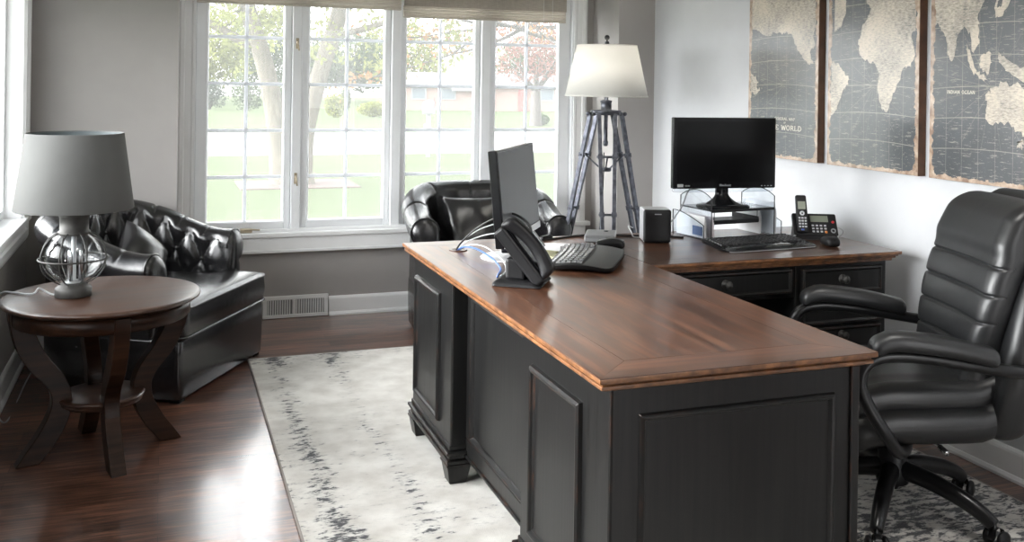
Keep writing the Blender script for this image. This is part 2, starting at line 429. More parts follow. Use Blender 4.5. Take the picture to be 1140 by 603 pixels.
# left wall with its own wide window
LW0, LW1, LZ0, LZ1 = 1.55, 5.22, .70, 1.98
w = MB(); w.bb(LX-.15, LX, NEARY, LW0, 0, CE); w.bb(LX-.15, LX, LW1, JY+.1, 0, CE); w.bb(LX-.15, LX, LW0, LW1, 0, LZ0); w.bb(LX-.15, LX, LW0, LW1, LZ1, CE)
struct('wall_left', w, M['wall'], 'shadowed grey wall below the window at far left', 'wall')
# projecting walls either side of the window bay
BL, BR = .073, 2.655
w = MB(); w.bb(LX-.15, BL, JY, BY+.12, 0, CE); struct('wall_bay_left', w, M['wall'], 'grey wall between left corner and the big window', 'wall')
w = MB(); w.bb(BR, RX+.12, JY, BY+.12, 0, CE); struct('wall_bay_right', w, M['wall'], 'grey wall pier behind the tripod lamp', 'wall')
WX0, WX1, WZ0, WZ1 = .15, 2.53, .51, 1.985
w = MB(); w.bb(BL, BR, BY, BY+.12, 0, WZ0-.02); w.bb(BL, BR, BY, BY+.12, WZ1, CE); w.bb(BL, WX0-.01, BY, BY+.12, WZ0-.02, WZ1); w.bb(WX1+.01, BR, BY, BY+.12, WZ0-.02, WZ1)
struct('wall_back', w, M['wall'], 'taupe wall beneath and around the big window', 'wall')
w = MB(); w.bb(LX-.15, 1.6, NEARY-.1, NEARY, 0, CE); w.bb(2.5, RX+.12, NEARY-.1, NEARY, 0, CE); w.bb(1.6, 2.5, NEARY-.1, NEARY, 2.1, CE)
struct('wall_front', w, M['wall'], 'wall with the doorway behind the viewpoint', 'wall')
# baseboards: board, cap bead and shoe
def baseboard(name, p0, p1, nrm, label):
    a, b, n = Vector((*p0,0)), Vector((*p1,0)), Vector((*nrm,0))
    prof = [(0,0),(.026,0),(.026,.010),(.018,.020),(.014,.022),(.014,.096),(.012,.104),(.006,.112),(0,.114)]
    m = MB(); k = len(prof)
    vs = [a+n*o+Vector((0,0,z)) for o, z in prof]+[b+n*o+Vector((0,0,z)) for o, z in prof]
    m.add(vs, [(i,(i+1)%k,k+(i+1)%k,k+i) for i in range(k)]+[list(range(k)),list(range(k,2*k))])
    struct(name, m, M['trim'], label, 'baseboard')
baseboard('baseboard_back', (.945,BY), (BR,BY), (0,-1), 'white baseboard running right from the floor vent under the window')
baseboard('baseboard_back_corner', (BL,BY), (.555,BY), (0,-1), 'white baseboard hidden behind the tufted chair left of the vent')
baseboard('baseboard_right', (RX,NEARY), (RX,JY), (-1,0), 'white baseboard along the pale wall behind the office chair')
baseboard('baseboard_left', (LX,NEARY), (LX,JY), (1,0), 'white baseboard along the left wall behind the round table')
baseboard('baseboard_bay_left', (LX,JY), (BL,JY), (0,-1), 'short white baseboard in the left corner behind the tufted chair')
baseboard('baseboard_bay_right', (BR,JY), (RX,JY), (0,-1), 'short white baseboard under the pier behind the tripod lamp')
# window trim
FY = BY-.03
cas = [(0,0),(0,.016),(.012,.022),(.030,.022),(.036,.016),(.070,.016),(.078,.022),(.092,.022),(.092,0)]
w = MB()
w.frame(((WX0+WX1)/2, BY, (WZ0+WZ1)/2), (1,0,0), (0,0,1), (0,-1,0), WX1-WX0+.15, WZ1-WZ0+.15, cas)
struct('trim_1', w, M['trim'], 'white moulded casing around the big window', 'trim')
w = MB(); w.bb(WX0-.10, WX1+.10, BY-.054, BY+.05, WZ0-.028, WZ0)
struct('trim_2', w, M['trim'], 'white window stool ledge below the big window', 'trim', .006)
w = MB(); w.bb(WX0-.07, WX1+.07, BY-.040, BY, WZ0-.108, WZ0-.028); w.bb(WX0-.07, WX1+.07, BY-.046, BY, WZ0-.118, WZ0-.100)
struct('trim_3', w, M['trim'], 'white apron board under the window ledge', 'trim', .004)
# mullion posts
posts = [(.150,.168),(.712,.765),(1.308,1.366),(1.882,1.944),(2.500,2.530)]
w = MB()
for a, b in posts: w.bb(a, b, BY-.012, BY+.09, WZ0, WZ1)
w.bb(WX0, WX1, BY+.0, BY+.09, WZ1-.03, WZ1); 
struct('trim_4', w, M['vinyl'], 'white mullion posts dividing the big window into four', 'trim', .004)
glassx = [(.233,.672),(.810,1.272),(1.400,1.848),(1.980,2.419)]
muz = [.830,1.103,1.376,1.648]
wlab = ['leftmost casement of the big window, left tree trunk behind it', 'casement between the locks and the middle post, right tree trunk behind it',
        'casement behind the grey-backed monitor, mailbox seen through it', 'rightmost casement beside the tripod lamp, copper tree seen through it']
for i, (g0, g1) in enumerate(glassx):
    t = thing('window_%d' % (i+1), wlab[i], 'window', ((g0+g1)/2, BY+.03, WZ0), 0, None, 'structure')
    h0 = posts[i][1]-(g0+g1)/2+.002; h1 = posts[i+1][0]-(g0+g1)/2-.002
    a0, a1 = g0-(g0+g1)/2, g1-(g0+g1)/2
    z0, z1 = .055, WZ1-WZ0-.075
    m = MB()
    m.bb(h0, a0, -.012, .035, .004, WZ1-WZ0-.034); m.bb(a1, h1, -.012, .035, .004, WZ1-WZ0-.034)
    m.bb(a0, a1, -.012, .035, .004, z0); m.bb(a0, a1, -.012, .035, z1, WZ1-WZ0-.034)
    m.build('sash', M['vinyl'], t, .005)
    m = MB(); m.frame((0, -.005, (z0+z1)/2), (1,0,0), (0,0,1), (0,-1,0), a1-a0+.012, z1-z0+.012, [(0,.004),(.004,.010),(.012,.004),(.016,-.012)])
    m.build('glazing_bead', M['vinyl'], t)
    MB().bb(a0-.004, a1+.004, .010, .014, z0-.004, z1+.004).build('pane', M['pane'], t)
    MB().bb(a0-.004, a1+.004, .0325, .0335, z0-.004, z1+.004).build('insect_screen', M['mesh'], t)
    m = MB(); m.bb(-.0095, .0095, .002, .018, z0, z1)
    for z in muz: m.bb(a0, a1, .0025, .0175, z-WZ0-.0095, z-WZ0+.0095)
    m.build('muntin', M['muntin'], t, .003)
def latch(x, z, lab):
    t = thing('window_latch', lab, 'latch', (x, BY-.012, z), 0, None)
    MB().bb(-.009, .009, -.006, 0, -.032, .032).build('backplate', M['brass'], t, .003)
    MB().tube(spline([(0,-.006,.012),(0,-.020,.004),(.004,-.026,-.02),(.007,-.022,-.042)]), [.006]*8+[.005]*8+[.004]*9, 8).build('lever', M['brass'], t)
latch(.738, 1.617, 'upper pale metal latch on the post between the two tree trunks')
latch(.738, .822, 'lower pale metal latch on the post between the two tree trunks')
t = thing('casement_crank', 'folded pale crank handle on the ledge above the tufted chair', 'crank', (.46, BY-.012, WZ0+.012))
MB().bb(-.035,.035,-.014,.028,-.012,.012).build('cover', M['brass'], t, .006)
MB().tube(spline([(-.01,-.016,.008),(.03,-.024,.010),(.075,-.022,.006)]), .005, 8).build('handle', M['brass'], t)
# blinds
def blind(x0, x1, zb, zv, lab):
    t = thing('woven_blind', lab, 'blind', ((x0+x1)/2, BY-.018, 0))
    h = (x1-x0)/2
    m = MB(); n = 4; zz = np.linspace(zv, zb, n+1)
    prof = []
    for i in range(n):
        prof += [(-.028-.004*(i%2), zz[i]-.002), (-.034, (zz[i]+zz[i+1])/2), (-.026, zz[i+1]+.002)]
    prof += [(-.010, zb), (-.006, zv)]
    k = len(prof)
    m.add([(-h, y, z) for y, z in prof]+[(h, y, z) for y, z in prof], [(i,(i+1)%k,k+(i+1)%k,k+i) for i in range(k)]+[list(range(k)),list(range(k,2*k))])
    m.build('folded_slats', M['blind'], t)
    MB().bb(-h, h, -.046, -.036, zv-.005, WZ1-.005).build('valance', M['blind_dark'], t, .003)
    MB().bb(-h, h, -.034, -.004, WZ1-.045, WZ1-.006).build('headrail', M['trim'], t)
    MB().bb(-h, h, -.036, -.008, zb-.010, zb).build('bottom_rail', M['blind'], t, .003)
    if x1 > 2:
        for q in (.10, .16): MB().tube([(h-q,-.050,1.985),(h-q,-.049,zb-.012)], .0012, 6).build('pull_cord', M['trim'], t)
blind(.168, 1.352, 1.845, 1.93, 'left woven blind drawn up over the two left casements')
blind(1.368, 2.436, 1.803, 1.868, 'right woven blind with pull cords over the two right casements')
# left window: deep jamb, casing, sill, panes
w = MB(); w.frame((LX, (LW0+LW1)/2, (LZ0+LZ1)/2), (0,1,0), (0,0,1), (1,0,0), LW1-LW0+.19, LZ1-LZ0+.19, [(0,0),(0,.02),(.02,.028),(.05,.028),(.06,.020),(.10,.02),(.112,.006),(.112,-.15)])
struct('trim_5', w, M['trim'], 'white casing and deep jamb of the window at left edge', 'trim')
w = MB(); w.bb(LX-.15, LX+.035, LW0-.11, LW1+.12, LZ0-.006, LZ0+.016); w.bb(LX, LX+.018, LW0-.09, LW1+.10, LZ0-.085, LZ0-.006)
struct('trim_6', w, M['trim'], 'white sill and apron of the window at left edge', 'trim', .004)
t = thing('window_5', 'white window at the left edge beside the grey lamp shade', 'window', (LX-.10, (LW0+LW1)/2, LZ0), 0, None, 'structure')
hw = (LW1-LW0)/2; m = MB(); hh = LZ1-LZ0
for k in range(6):
    y0 = -hw+k*hw/3; y1 = y0+hw/3
    m.bb(-.03,.03,y0,y0+.045,.01,hh); m.bb(-.03,.03,y1-.045,y1,.01,hh); m.bb(-.03,.03,y0+.045,y1-.045,.01,.06); m.bb(-.03,.03,y0+.045,y1-.045,hh-.06,hh)
m.build('sash', M['vinyl'], t, .004)
MB().bb(-.003,.003,-hw+.02,hw-.02,.03,hh-.03).build('pane', M['pane'], t)
# floor vent
t = thing('wall_vent', 'white slotted air register in the baseboard under the window', 'vent', (.75, BY-.004, 0))
m = MB(); m.bb(-.19,.19,-.014,.0,.002,.022); m.bb(-.19,.19,-.014,.0,.108,.132); m.bb(-.19,-.165,-.014,0,.022,.108); m.bb(.165,.19,-.014,0,.022,.108); m.bb(-.02,.0,-.014,0,.022,.108)
m.build('frame', M['trim'], t, .003)
m = MB()
for k in range(24):
    x = -.158+k*.0137
    if -.024 < x < .004: continue
    m.bb(x-.0034,x+.0034,-.011,-.002,.022,.108)
m.build('louver', M['trim'], t)
MB().bb(-.18,.18,-.002,.0,.01,.12).build('backing', M['greyplastic'], t)
# power outlet on the left corner wall
t = thing('power_outlet', 'white wall outlet low in the corner beyond the round table', 'outlet', (-.555, JY, .165))
MB().bb(-.035,.035,-.006,0,-.057,.057).build('cover_plate', M['trim'], t, .003)
m = MB()
for z in (-.02,.02): m.bb(-.016,.016,-.009,-.006,z-.014,z+.014)
m.build('socket', M['trim'], t, .003)
tag(MB().tube(spline([(-.60,JY-.012,.20),(-.585,JY-.02,.185),(-.575,JY-.02,.14),(-.56,JY-.016,.125),(-.555,JY-.011,.145)]), .0035, 6).build('plug_cord', M['cableblack']), 'short black cord running into the corner wall outlet', 'cord')
# rug
r = thing('area_rug', 'distressed cream and charcoal rug under the desk', 'rug', (0,0,0))
m = MB(); X0, X1, Y0, Y1 = .415, 2.752, 1.05, 4.985
m.add([(X0,Y0,.009),(X1,Y0,.009),(X1,Y1,.009),(X0,Y1,.009),(X0,Y0,.001),(X1,Y0,.001),(X1,Y1,.001),(X0,Y1,.001)], [(0,1,2,3),(7,6,5,4),(0,1,5,4),(1,2,6,5),(2,3,7,6),(3,0,4,7)])
m.build('pile', M['rug'], r)
m = MB(); m.tube([(X0,Y0,.0055),(X1,Y0,.0055),(X1,Y1,.0055),(X0,Y1,.0055)], .0055, 8, closed=True); m.build('binding', M['rugedge'], r)

# ------------------------------------------------------------------ executive desk
MOLD = [(0,0),(.003,.010),(.010,.015),(.017,.013),(.020,.006),(.025,.004),(.026,-.004)]
def feet(root, x0, x1, y0, y1, mat):
    for x, y in ((x0,y0),(x1,y0),(x1,y1),(x0,y1)):
        m = MB(); m.box((x,y,.0405),(.085,.085,.063),taper=.72); m.box((x,y,.076),(.092,.092,.008)); m.build('foot', mat, root, .003)
def plinth(root, x0, x1, y0, y1, mat):
    m = MB()
    for e, a, b in ((.014,.080,.094),(.006,.094,.112),(.017,.112,.124),(.004,.124,.142)): m.bb(x0-e,x1+e,y0-e,y1+e,a,b)
    m.build('plinth_moulding', mat, root, .004)
DT = .755
desk = thing('executive_desk', 'black executive desk with cherry top in the centre, telephone on it', 'desk', (0,0,0))
DX0, DX1, DY0, DY1 = .908, 1.658, 1.932, 3.807
def mitred_top(root, x0, x1, y0, y1, z, th, bw, my, mx, name='desktop', bleft=True):
    g = .0005; m = MB(); e = .0012
    def plate(P, mi):
        c = Vector((sum(p[0] for p in P)/len(P), sum(p[1] for p in P)/len(P)))
        Q = []
        for p in P:
            d = Vector(p)-c; Q.append((p[0]-math.copysign(g, d.x), p[1]-math.copysign(g, d.y)))
        n = len(Q)
        m.add([(x,y,z) for x,y in Q]+[(x,y,z-e) for x,y in Q], [list(range(n))]+[(i,(i+1)%n,n+(i+1)%n,n+i) for i in range(n)], False, mi)
    plate([(x0+bw,y0+bw),(x1-bw,y0+bw),(x1-bw,y1-bw),(x0+bw,y1-bw)], 0)
    plate([(x0,y0),(x1,y0),(x1-bw,y0+bw),(x0+bw,y0+bw)], 1); plate([(x0,y1),(x0+bw,y1-bw),(x1-bw,y1-bw),(x1,y1)], 1)
    plate([(x0,y0),(x0+bw,y0+bw),(x0+bw,y1-bw),(x0,y1)], 0); plate([(x1,y0),(x1,y1),(x1-bw,y1-bw),(x1-bw,y0+bw)], 0)
    m.bb(x0+.001,x1-.001,y0+.001,y1-.001,z-th,z-e,mi=0)
    m.build(name, [my, mx], root)
mitred_top(desk, DX0, DX1, DY0, DY1, DT, .010, .115, M['desk_y'], M['desk_x'])
m = MB(); m.bb(DX0,DX1,DY0,DY1,DT-.013,DT-.0015); m.bb(DX0+.011,DX1-.011,DY0+.011,DY1-.011,DT-.020,DT-.013); m.bb(DX0+.007,DX1-.007,DY0+.007,DY1-.007,DT-.030,DT-.020); m.bb(DX0+.022,DX1-.022,DY0+.022,DY1-.022,DT-.036,DT-.030)
m.build('edge_moulding', M['deskedge'], desk, .004, 3)
def pedestal(root, x0, x1, y0, y1):
    MB().bb(x0,x1,y0,y1,.080,DT-.034).build('pedestal', M['black'], root, .007)
    plinth(root, x0, x1, y0, y1, M['black'])
PX0, PX1 = .950, 1.622
pedestal(desk, PX0, PX1, 3.228, 3.768); pedestal(desk, PX0, PX1, 1.965, 2.535)
feet(desk, PX0+.03, PX1-.03, 3.228+.03, 3.768-.03, M['black']); feet(desk, PX0+.03, PX1-.03, 1.965+.03, 2.535-.03, M['black'])
m = MB(); m.bb(1.015,1.040,2.53,3.232,.105,DT-.034); m.bb(1.006,1.018,2.53,3.232,.105,.165); m.bb(1.000,1.02,2.53,3.232,.100,.112); m.bb(1.006,1.018,2.53,3.232,.665,DT-.034); m.bb(1.006,1.018,3.19,3.232,.165,.665); m.bb(1.006,1.018,2.53,2.575,.165,.665)
m.build('modesty_panel', M['black'], desk, .004)
m = MB(); m.frame((1.016,2.8825,.415),(0,-1,0),(0,0,1),(-1,0,0),.615,.50,[(0,.002),(.004,.012),(.010,.014),(.018,.006),(.022,0)]); m.build('panel_moulding', M['black'], desk)
for yc, wd, lab in ((3.545,.355,0),(2.283,.335,0)):
    m = MB(); m.frame((PX0,yc,.412),(0,-1,0),(0,0,1),(-1,0,0),wd,.462,MOLD); m.bb(PX0-.003,PX0+.004,yc-wd/2+.02,yc+wd/2-.02,.20,.63)
    m.build('raised_panel', M['black'], desk, .0015)
m = MB(); m.frame((1.288,1.965,.405),(1,0,0),(0,0,1),(0,-1,0),.535,.505,[(0,0),(.003,.007),(.008,.010),(.014,.008),(.017,.002),(.019,-.003)]); m.build('end_panel', M['black'], desk, .0015)
MB().bb(1.600,1.624,1.957,1.966,.142,DT-.036).build('corner_stile', M['black'], desk, .003)
for y0, y1 in ((3.26,3.74),(2.0,2.5)):
    for z0, z1 in ((.59,.70),(.40,.57),(.16,.38)):
        d = MB().bb(1.620,1.634,y0,y1,z0,z1).build('drawer', M['black'], desk, .003)
        MB().lathe([(0,0),(.006,.0),(.006,.012),(.014,.018),(.014,.024),(0,.028)],16,M=T(1.634,(y0+y1)/2,(z0+z1)/2,ry=PI/2)).build('knob', M['pewter'], d)
t = tag(MB().lathe([(.0,.0),(.036,0),(.036,.003),(.027,.003),(.025,.0015),(0,.0015)],28,(1.075,3.585,DT)).build('cable_grommet', M['desk_dark']), 'round wooden cable grommet at the far left of the desk top', 'grommet')

# ------------------------------------------------------------------ return desk along the far side
ret = thing('desk_return', 'cherry topped black return desk against the pale wall, black monitor above', 'desk', (0,0,0))
QX0, QX1, QY0, QY1 = 1.661, 2.776, 3.108, 3.807
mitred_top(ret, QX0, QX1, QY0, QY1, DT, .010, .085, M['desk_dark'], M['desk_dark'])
m = MB(); m.bb(QX0,QX1,QY0,QY1,DT-.013,DT-.0015); m.bb(QX0,QX1-.009,QY0+.009,QY1,DT-.020,DT-.013); m.bb(QX0,QX1-.016,QY0+.016,QY1,DT-.028,DT-.020); m.bb(QX0,QX1-.026,QY0+.026,QY1,DT-.040,DT-.028)
m.build('edge_moulding', M['deskedge'], ret, .004, 3)
RY = 3.152
m = MB(); m.bb(2.302,2.735,RY,3.775,.080,DT-.038); m.build('pedestal', M['black'], ret, .006)
plinth(ret, 2.302, 2.735, RY, 3.775, M['black']); feet(ret, 2.335, 2.70, RY+.03, 3.745, M['black'])
m = MB(); m.bb(1.672,2.303,RY+.004,3.40,.590,DT-.038); m.build('apron', M['black'], ret, .004)
MB().bb(1.672,2.303,3.70,3.72,.10,.70).build('back_panel', plain('blue_grey_panel', (.045,.05,.065), .5), ret)
def drawer(x0, x1, z0, z1, kz, inset=False):
    d = MB().bb(x0,x1,RY-.014,RY+.004,z0,z1).build('drawer', M['black'], ret, .003)
    m = MB(); m.frame(((x0+x1)/2,RY-.014,(z0+z1)/2),(1,0,0),(0,0,1),(0,-1,0),x1-x0,z1-z0,[(0,0),(.002,.006),(.008,.008),(.013,.003),(.016,-.001)])
    if inset: m.frame(((x0+x1)/2,RY-.014,(z0+z1)/2-.03),(1,0,0),(0,0,1),(0,-1,0),x1-x0-.10,z1-z0-.10,[(0,0),(.003,.006),(.009,.008),(.014,.003),(.016,-.001)])
    m.build('drawer_moulding', M['black'], d, .001)
    k = MB().lathe([(.0,0),(.017,0),(.017,.003),(.007,.005),(.006,.014),(.013,.019),(.016,.025),(.013,.031),(0,.034)],20,M=T((x0+x1)/2,RY-.014,kz,rx=PI/2)).build('knob', M['pewter'], d)
drawer(1.69,2.278,.612,.705,.662)
drawer(2.325,2.700,.600,.700,.655); drawer(2.325,2.700,.482,.588,.545); drawer(2.325,2.700,.175,.470,.437,True)

# ------------------------------------------------------------------ round side table
tab = thing('round_table', 'dark cherry round side table with curved legs and low shelf', 'table', (-.205,3.945,0), math.radians(15))
MB().lathe([(0,.590),(.335,.590),(.346,.588),(.350,.583),(.349,.577),(.343,.573),(.335,.571),(.326,.566),(.318,.562),(0,.560)],96).build('tabletop', M['table_wood'], tab)
MB().lathe([(.296,.562),(.312,.562),(.312,.512),(.307,.505),(.296,.503)],96,close=True).build('apron', M['table_leg'], tab)
MB().lathe([(0,.222),(.140,.222),(.151,.219),(.154,.214),(.151,.208),(.145,.205),(.147,.200),(.143,.190),(0,.190)],64).build('shelf', M['table_wood'], tab)
for k in range(4):
    A = T(rz=k*PI/2)
    o = spline([(.322,.560),(.316,.51),(.296,.43),(.252,.345),(.200,.285),(.176,.235),(.184,.175),(.220,.105),(.262,.045),(.292,.0)], 6)
    i = spline([(.240,.560),(.238,.51),(.222,.45),(.182,.375),(.132,.305),(.108,.238),(.116,.155),(.148,.085),(.186,.033),(.214,.0)], 6)
    m = MB(); n = len(o); vs = []
    for P in (o, i):
        for s in (-.027, .027): vs += [(p.x, s, p.y) for p in P]
    fs = []
    for a in range(n-1):
        fs += [(a,a+1,n+a+1,n+a), (2*n+a,3*n+a,3*n+a+1,2*n+a+1), (a,2*n+a,2*n+a+1,a+1), (n+a,n+a+1,3*n+a+1,3*n+a)]
    fs += [(0,n,3*n,2*n),(n-1,3*n-1,4*n-1,2*n-1)]
    m.add(vs, fs, False, 0, A); m.build('leg', M['table_leg'], tab, .005)

# ------------------------------------------------------------------ table lamp with caged globe
L = thing('table_lamp', 'caged glass globe lamp with grey shade on the round table', 'lamp', (-.306,3.930,.590), .2)
MB().lathe([(0,0),(.062,0),(.064,.004),(.064,.030),(.060,.036),(.052,.038),(.050,.046),(.044,.050),(0,.050)],48).build('base', M['pewter'], L)
MB().lathe([(0,.058),(.040,.060),(.070,.078),(.092,.108),(.100,.140),(.095,.172),(.078,.202),(.056,.222),(.046,.232),(.043,.238)],64).build('globe', M['globe'], L)
m = MB()
for k in range(8):
    a = PI*k/4+.25; c, s = math.cos(a), math.sin(a)
    m.tube([(c*r, s*r, z) for r, z in [(q.x, q.y) for q in spline([(.048,.048),(.078,.066),(.108,.098),(.119,.140),(.112,.180),(.088,.215),(.052,.238)], 5)]], .0026, 6)
m.build('cage_wire', M['darkwire'], L)
MB().lathe([(.121+.0032*math.cos(q), .140+.0032*math.sin(q)) for q in np.linspace(0,2*PI,8,endpoint=False)],72,close=True).build('cage_ring', M['darkwire'], L)
MB().lathe([(0,.228),(.050,.228),(.056,.232),(.056,.240),(.050,.244),(.050,.292),(.054,.296),(.054,.304),(.020,.308),(.016,.34),(0,.34)],48).build('neck', M['pewter'], L)
MB().lathe([(0,.048),(.026,.048),(.030,.056),(.012,.060),(.0085,.062),(.0085,.225),(0,.226)],20).build('stem', M['silver'], L)
m = MB()
for k in range(3):
    a = k*2.1; m.lathe([(0,.058),(.007,.058),(.007,.15),(.004,.165),(0,.168)],12,(.024*math.cos(a),.024*math.sin(a),0))
m.build('candle_tube', M['chrome'], L)
sh = MB().lathe([(.204,.325),(.2055,.323),(.207,.325),(.169,.602),(.1675,.604),(.166,.602)],96,close=True); sh.build('lamp_shade', M['shade_grey'], L)
MB().lathe([(.2025,.327),(.1650,.600),(.1640,.600),(.2015,.327)],96,close=True).build('shade_lining', M['shade_in'], L)
m = MB()
for k in range(3):
    a = k*2*PI/3+.4; m.tube([(0,0,.575),(.1655*math.cos(a),.1655*math.sin(a),.592)], .002, 6)
m.tube([(0,0,.33),(0,0,.585)],.004,8); m.build('shade_spider', M['pewter'], L)
tag(MB().tube(spline([(-.368,3.945,.594),(-.385,3.95,.598),(-.41,3.955,.612),(-.425,3.95,.620),(-.438,3.955,.603),(-.465,3.975,.596),(-.52,4.03,.594),(-.565,4.06,.585),(-.585,4.07,.50),(-.59,4.10,.2),(-.58,4.35,.01),(-.575,4.9,.006),(-.56,5.35,.006)],10), .0035, 8).build('lamp_cord', M['cablewhite']), 'white lamp cord arching over the left edge of the round table', 'cord')

# ------------------------------------------------------------------ club chairs
def smooth_poly(P, r=.04, n=5):
    out = []; k = len(P)
    for i in range(k):
        a, b, c = Vector(P[i-1]), Vector(P[i]), Vector(P[(i+1)%k])
        d1, d2 = (a-b), (c-b); q = min(r, d1.length*.45, d2.length*.45)
        p1 = b+d1.normalized()*q; p2 = b+d2.normalized()*q
        for j in range(n+1):
            t = j/n; out.append(tuple(p1*(1-t)**2+b*2*t*(1-t)+p2*t*t))
    return out
def club_chair(name, label, loc, rz, tufted, backh, armh, seath=.42):
    R = thing(name, label, 'armchair', loc, rz, 'black leather club chairs')
    hwid, rr, xf, xa = .352, .28, .245, -.08
    la = PI/2*rr; ls = xf-xa; lb = 2*(hwid-rr); Ltot = 2*ls+2*la+lb
    def path(s):
        if s < ls: return (xf-s, -hwid, 0, -1)
        s -= ls
        if s < la:
            a = -PI/2-s/rr; return (xa+rr*math.cos(a), -(hwid-rr)+rr*math.sin(a), math.cos(a), math.sin(a))
        s -= la
        if s < lb: return (xa-rr, -(hwid-rr)+s, -1, 0)
        s -= lb
        if s < la:
            a = PI-s/rr; return (xa+rr*math.cos(a), (hwid-rr)+rr*math.sin(a), math.cos(a), math.sin(a))
        s -= la
        return (xa+s, hwid, 0, 1)
    cs = Ltot/12; rs = .25
    def height(s):
        q = 1-abs(s-Ltot/2)/(Ltot/2)
        return armh+(backh-armh)*sstep(.05, .72, q)
    def prof(h):
        P = []
        zb = seath-.06
        for k in range(25):
            t = k/24; P.append((-.048-.012*math.sin(PI*t), zb+(h-.085-zb)*t))
        for k in range(1, 20):
            a = PI-(PI*1.42)*k/19; P.append((.030+.078*math.cos(a), h-.078+.078*math.sin(a)))
        for n_, z_ in ((.040,h-.165),(.052,h-.185),(.058,h-.24),(.060,.30),(.060,.20)): P.append((n_, z_))
        return P
    NP = len(prof(.7))
    ns = 232
    def fn(u, v):
        s = u*Ltot; x, y, nx, ny = path(min(s, Ltot-1e-6)); h = height(s)
        k = round(v*(NP-1)); P = prof(h); n_, z_ = P[k]
        end = min(s, Ltot-s)
        fade = sstep(.01, .09, end)
        ds = abs((s/cs-.5) % 1 - .5)*cs if False else (abs(((s/cs)+.5) % 1 - .5)*cs)
        if tufted and k <= 34:
            zz = (h-z_)
            a = s/cs+(zz-.155)/rs*1.0; b = s/cs-(zz-.155)/rs
            fa, fb = abs(math.sin(PI*a)), abs(math.sin(PI*b))
            low = sstep(seath-.05, seath+.06, z_) if k < 25 else 1
            if k <= 26: bul = .025*(fa*fb)**.55-.020
            else: bul = 0
            if k > 26: bul = -.010*math.exp(-(ds/.006)**2)
            # inward is -n
            q = bul*fade*low
            if k <= 24: n_ -= q
            else:
                a2 = PI-(PI*1.42)*(k-24)/19; n_ += q*math.cos(a2)*1.0; z_ += q*math.sin(a2)
        elif k <= 43:
            every = 2
            d2 = abs(((s/(cs*every))+.5) % 1 - .5)*cs*every
            g = -.009*math.exp(-(d2/.006)**2)*fade
            if k <= 24: n_ -= g*.8
            else:
                a2 = PI-(PI*1.42)*(k-24)/19; n_ += g*math.cos(a2); z_ += g*math.sin(a2)
        return (x+nx*n_, y+ny*n_, z_)
    m = MB(); m.grid(fn, ns, NP)
    for e in (0, ns-1):
        P = [m.v[e*NP+k].copy() for k in range(NP)]
        c = sum(P, Vector())/NP; sx = .012
        vs = list(P); rg = [(.08,.016),(.22,.027),(.42,.034),(.7,.038)]
        for q, ox in rg: vs += [p.lerp(c, q)+Vector((ox,0,0)) for p in P]
        vs.append(c+Vector((.039,0,0))); fs = []
        for j in range(len(rg)): fs += [(j*NP+k,j*NP+(k+1)%NP,(j+1)*NP+(k+1)%NP,(j+1)*NP+k) for k in range(NP)]
        fs += [(len(rg)*NP+k,len(rg)*NP+(k+1)%NP,(len(rg)+1)*NP) for k in range(NP)]
        m.add(vs, fs, True)
    back = m.build('tub_back', M['leather'], R, merge=True)
    for e in (0, ns-1):
        P = [Vector(fn(e/(ns-1), k/(NP-1)))+Vector((.002,0,0)) for k in range(24, 48)]
        MB().tube(P, .0045, 8).build('piping', M['leather'], back)
    if tufted:
        for row, off in ((.155, 0), (.155+rs/2, .5)):
            for c in range(13):
                s = (c+off)*cs
                if not .10 < s < Ltot-.10: continue
                h = height(s); z = h-row
                if z < seath+.03: continue
                x, y, nx, ny = path(s); n_ = -.048-.010+.020
                MB().sphere((x+nx*n_, y+ny*n_, z), .0105, 6).build('button', M['leather'], back)
    # lower body
    def outline(e):
        P = [(.395+e*.5,-.412-e)]
        for k in range(13):
            a = -PI/2-PI/2*k/12; P.append((xa+(.332+e)*math.cos(a), -.08+(.332+e)*math.sin(a)))
        for k in range(13):
            a = PI-PI/2*k/12; P.append((xa+(.332+e)*math.cos(a), .08+(.332+e)*math.sin(a)))
        P.append((.395+e*.5,.412+e)); return P
    m = MB(); Ls = [(-.012,.012),(0,.022),(.004,.10),(.006,.20),(.004,.262),(-.006,.275)]
    rings = [smooth_poly(outline(e), .03, 4) for e, z in Ls]; n = len(rings[0])
    vs = [(x,y,z) for rg, (e, z) in zip(rings, Ls) for x, y in rg]; fs = []
    for k in range(len(Ls)-1):
        fs += [(k*n+i,k*n+(i+1)%n,(k+1)*n+(i+1)%n,(k+1)*n+i) for i in range(n)]
    fs += [list(range(n))[::-1], [(len(Ls)-1)*n+i for i in range(n)]]
    m.add(vs, fs, True); m.build('base', M['leather'], R)
    for x, y in ((.36,-.37),(.36,.37),(-.30,-.22),(-.30,.22)):
        MB().box((x,y,.007),(.05,.05,.014)).build('foot', M['blackplastic'], R)
    # T cushion
    ol = smooth_poly([(.415,-.408),(.415,.408),(.315,.408),(.300,.298),(-.14,.29),(-.27,.16),(-.27,-.16),(-.14,-.29),(.300,-.298),(.315,-.408)], .045, 5)
    n = len(ol); cx = .10
    def ring(k, z): return [(cx+(x-cx)*k, y*k, z) for x, y in ol]
    zz = [(.93,.270),(.985,.276),(1,.292),(1.012,.345),(1,seath-.022),(.985,seath-.008),(.94,seath+.002),(.8,seath+.014),(.6,seath+.022),(.4,seath+.027),(.2,seath+.029),(.02,seath+.03)]
    vs = [p for k, z in zz for p in ring(k, z)]; fs = []
    for k in range(len(zz)-1): fs += [(k*n+i,k*n+(i+1)%n,(k+1)*n+(i+1)%n,(k+1)*n+i) for i in range(n)]
    fs += [list(range(n))[::-1], [(len(zz)-1)*n+i for i in range(n)]]
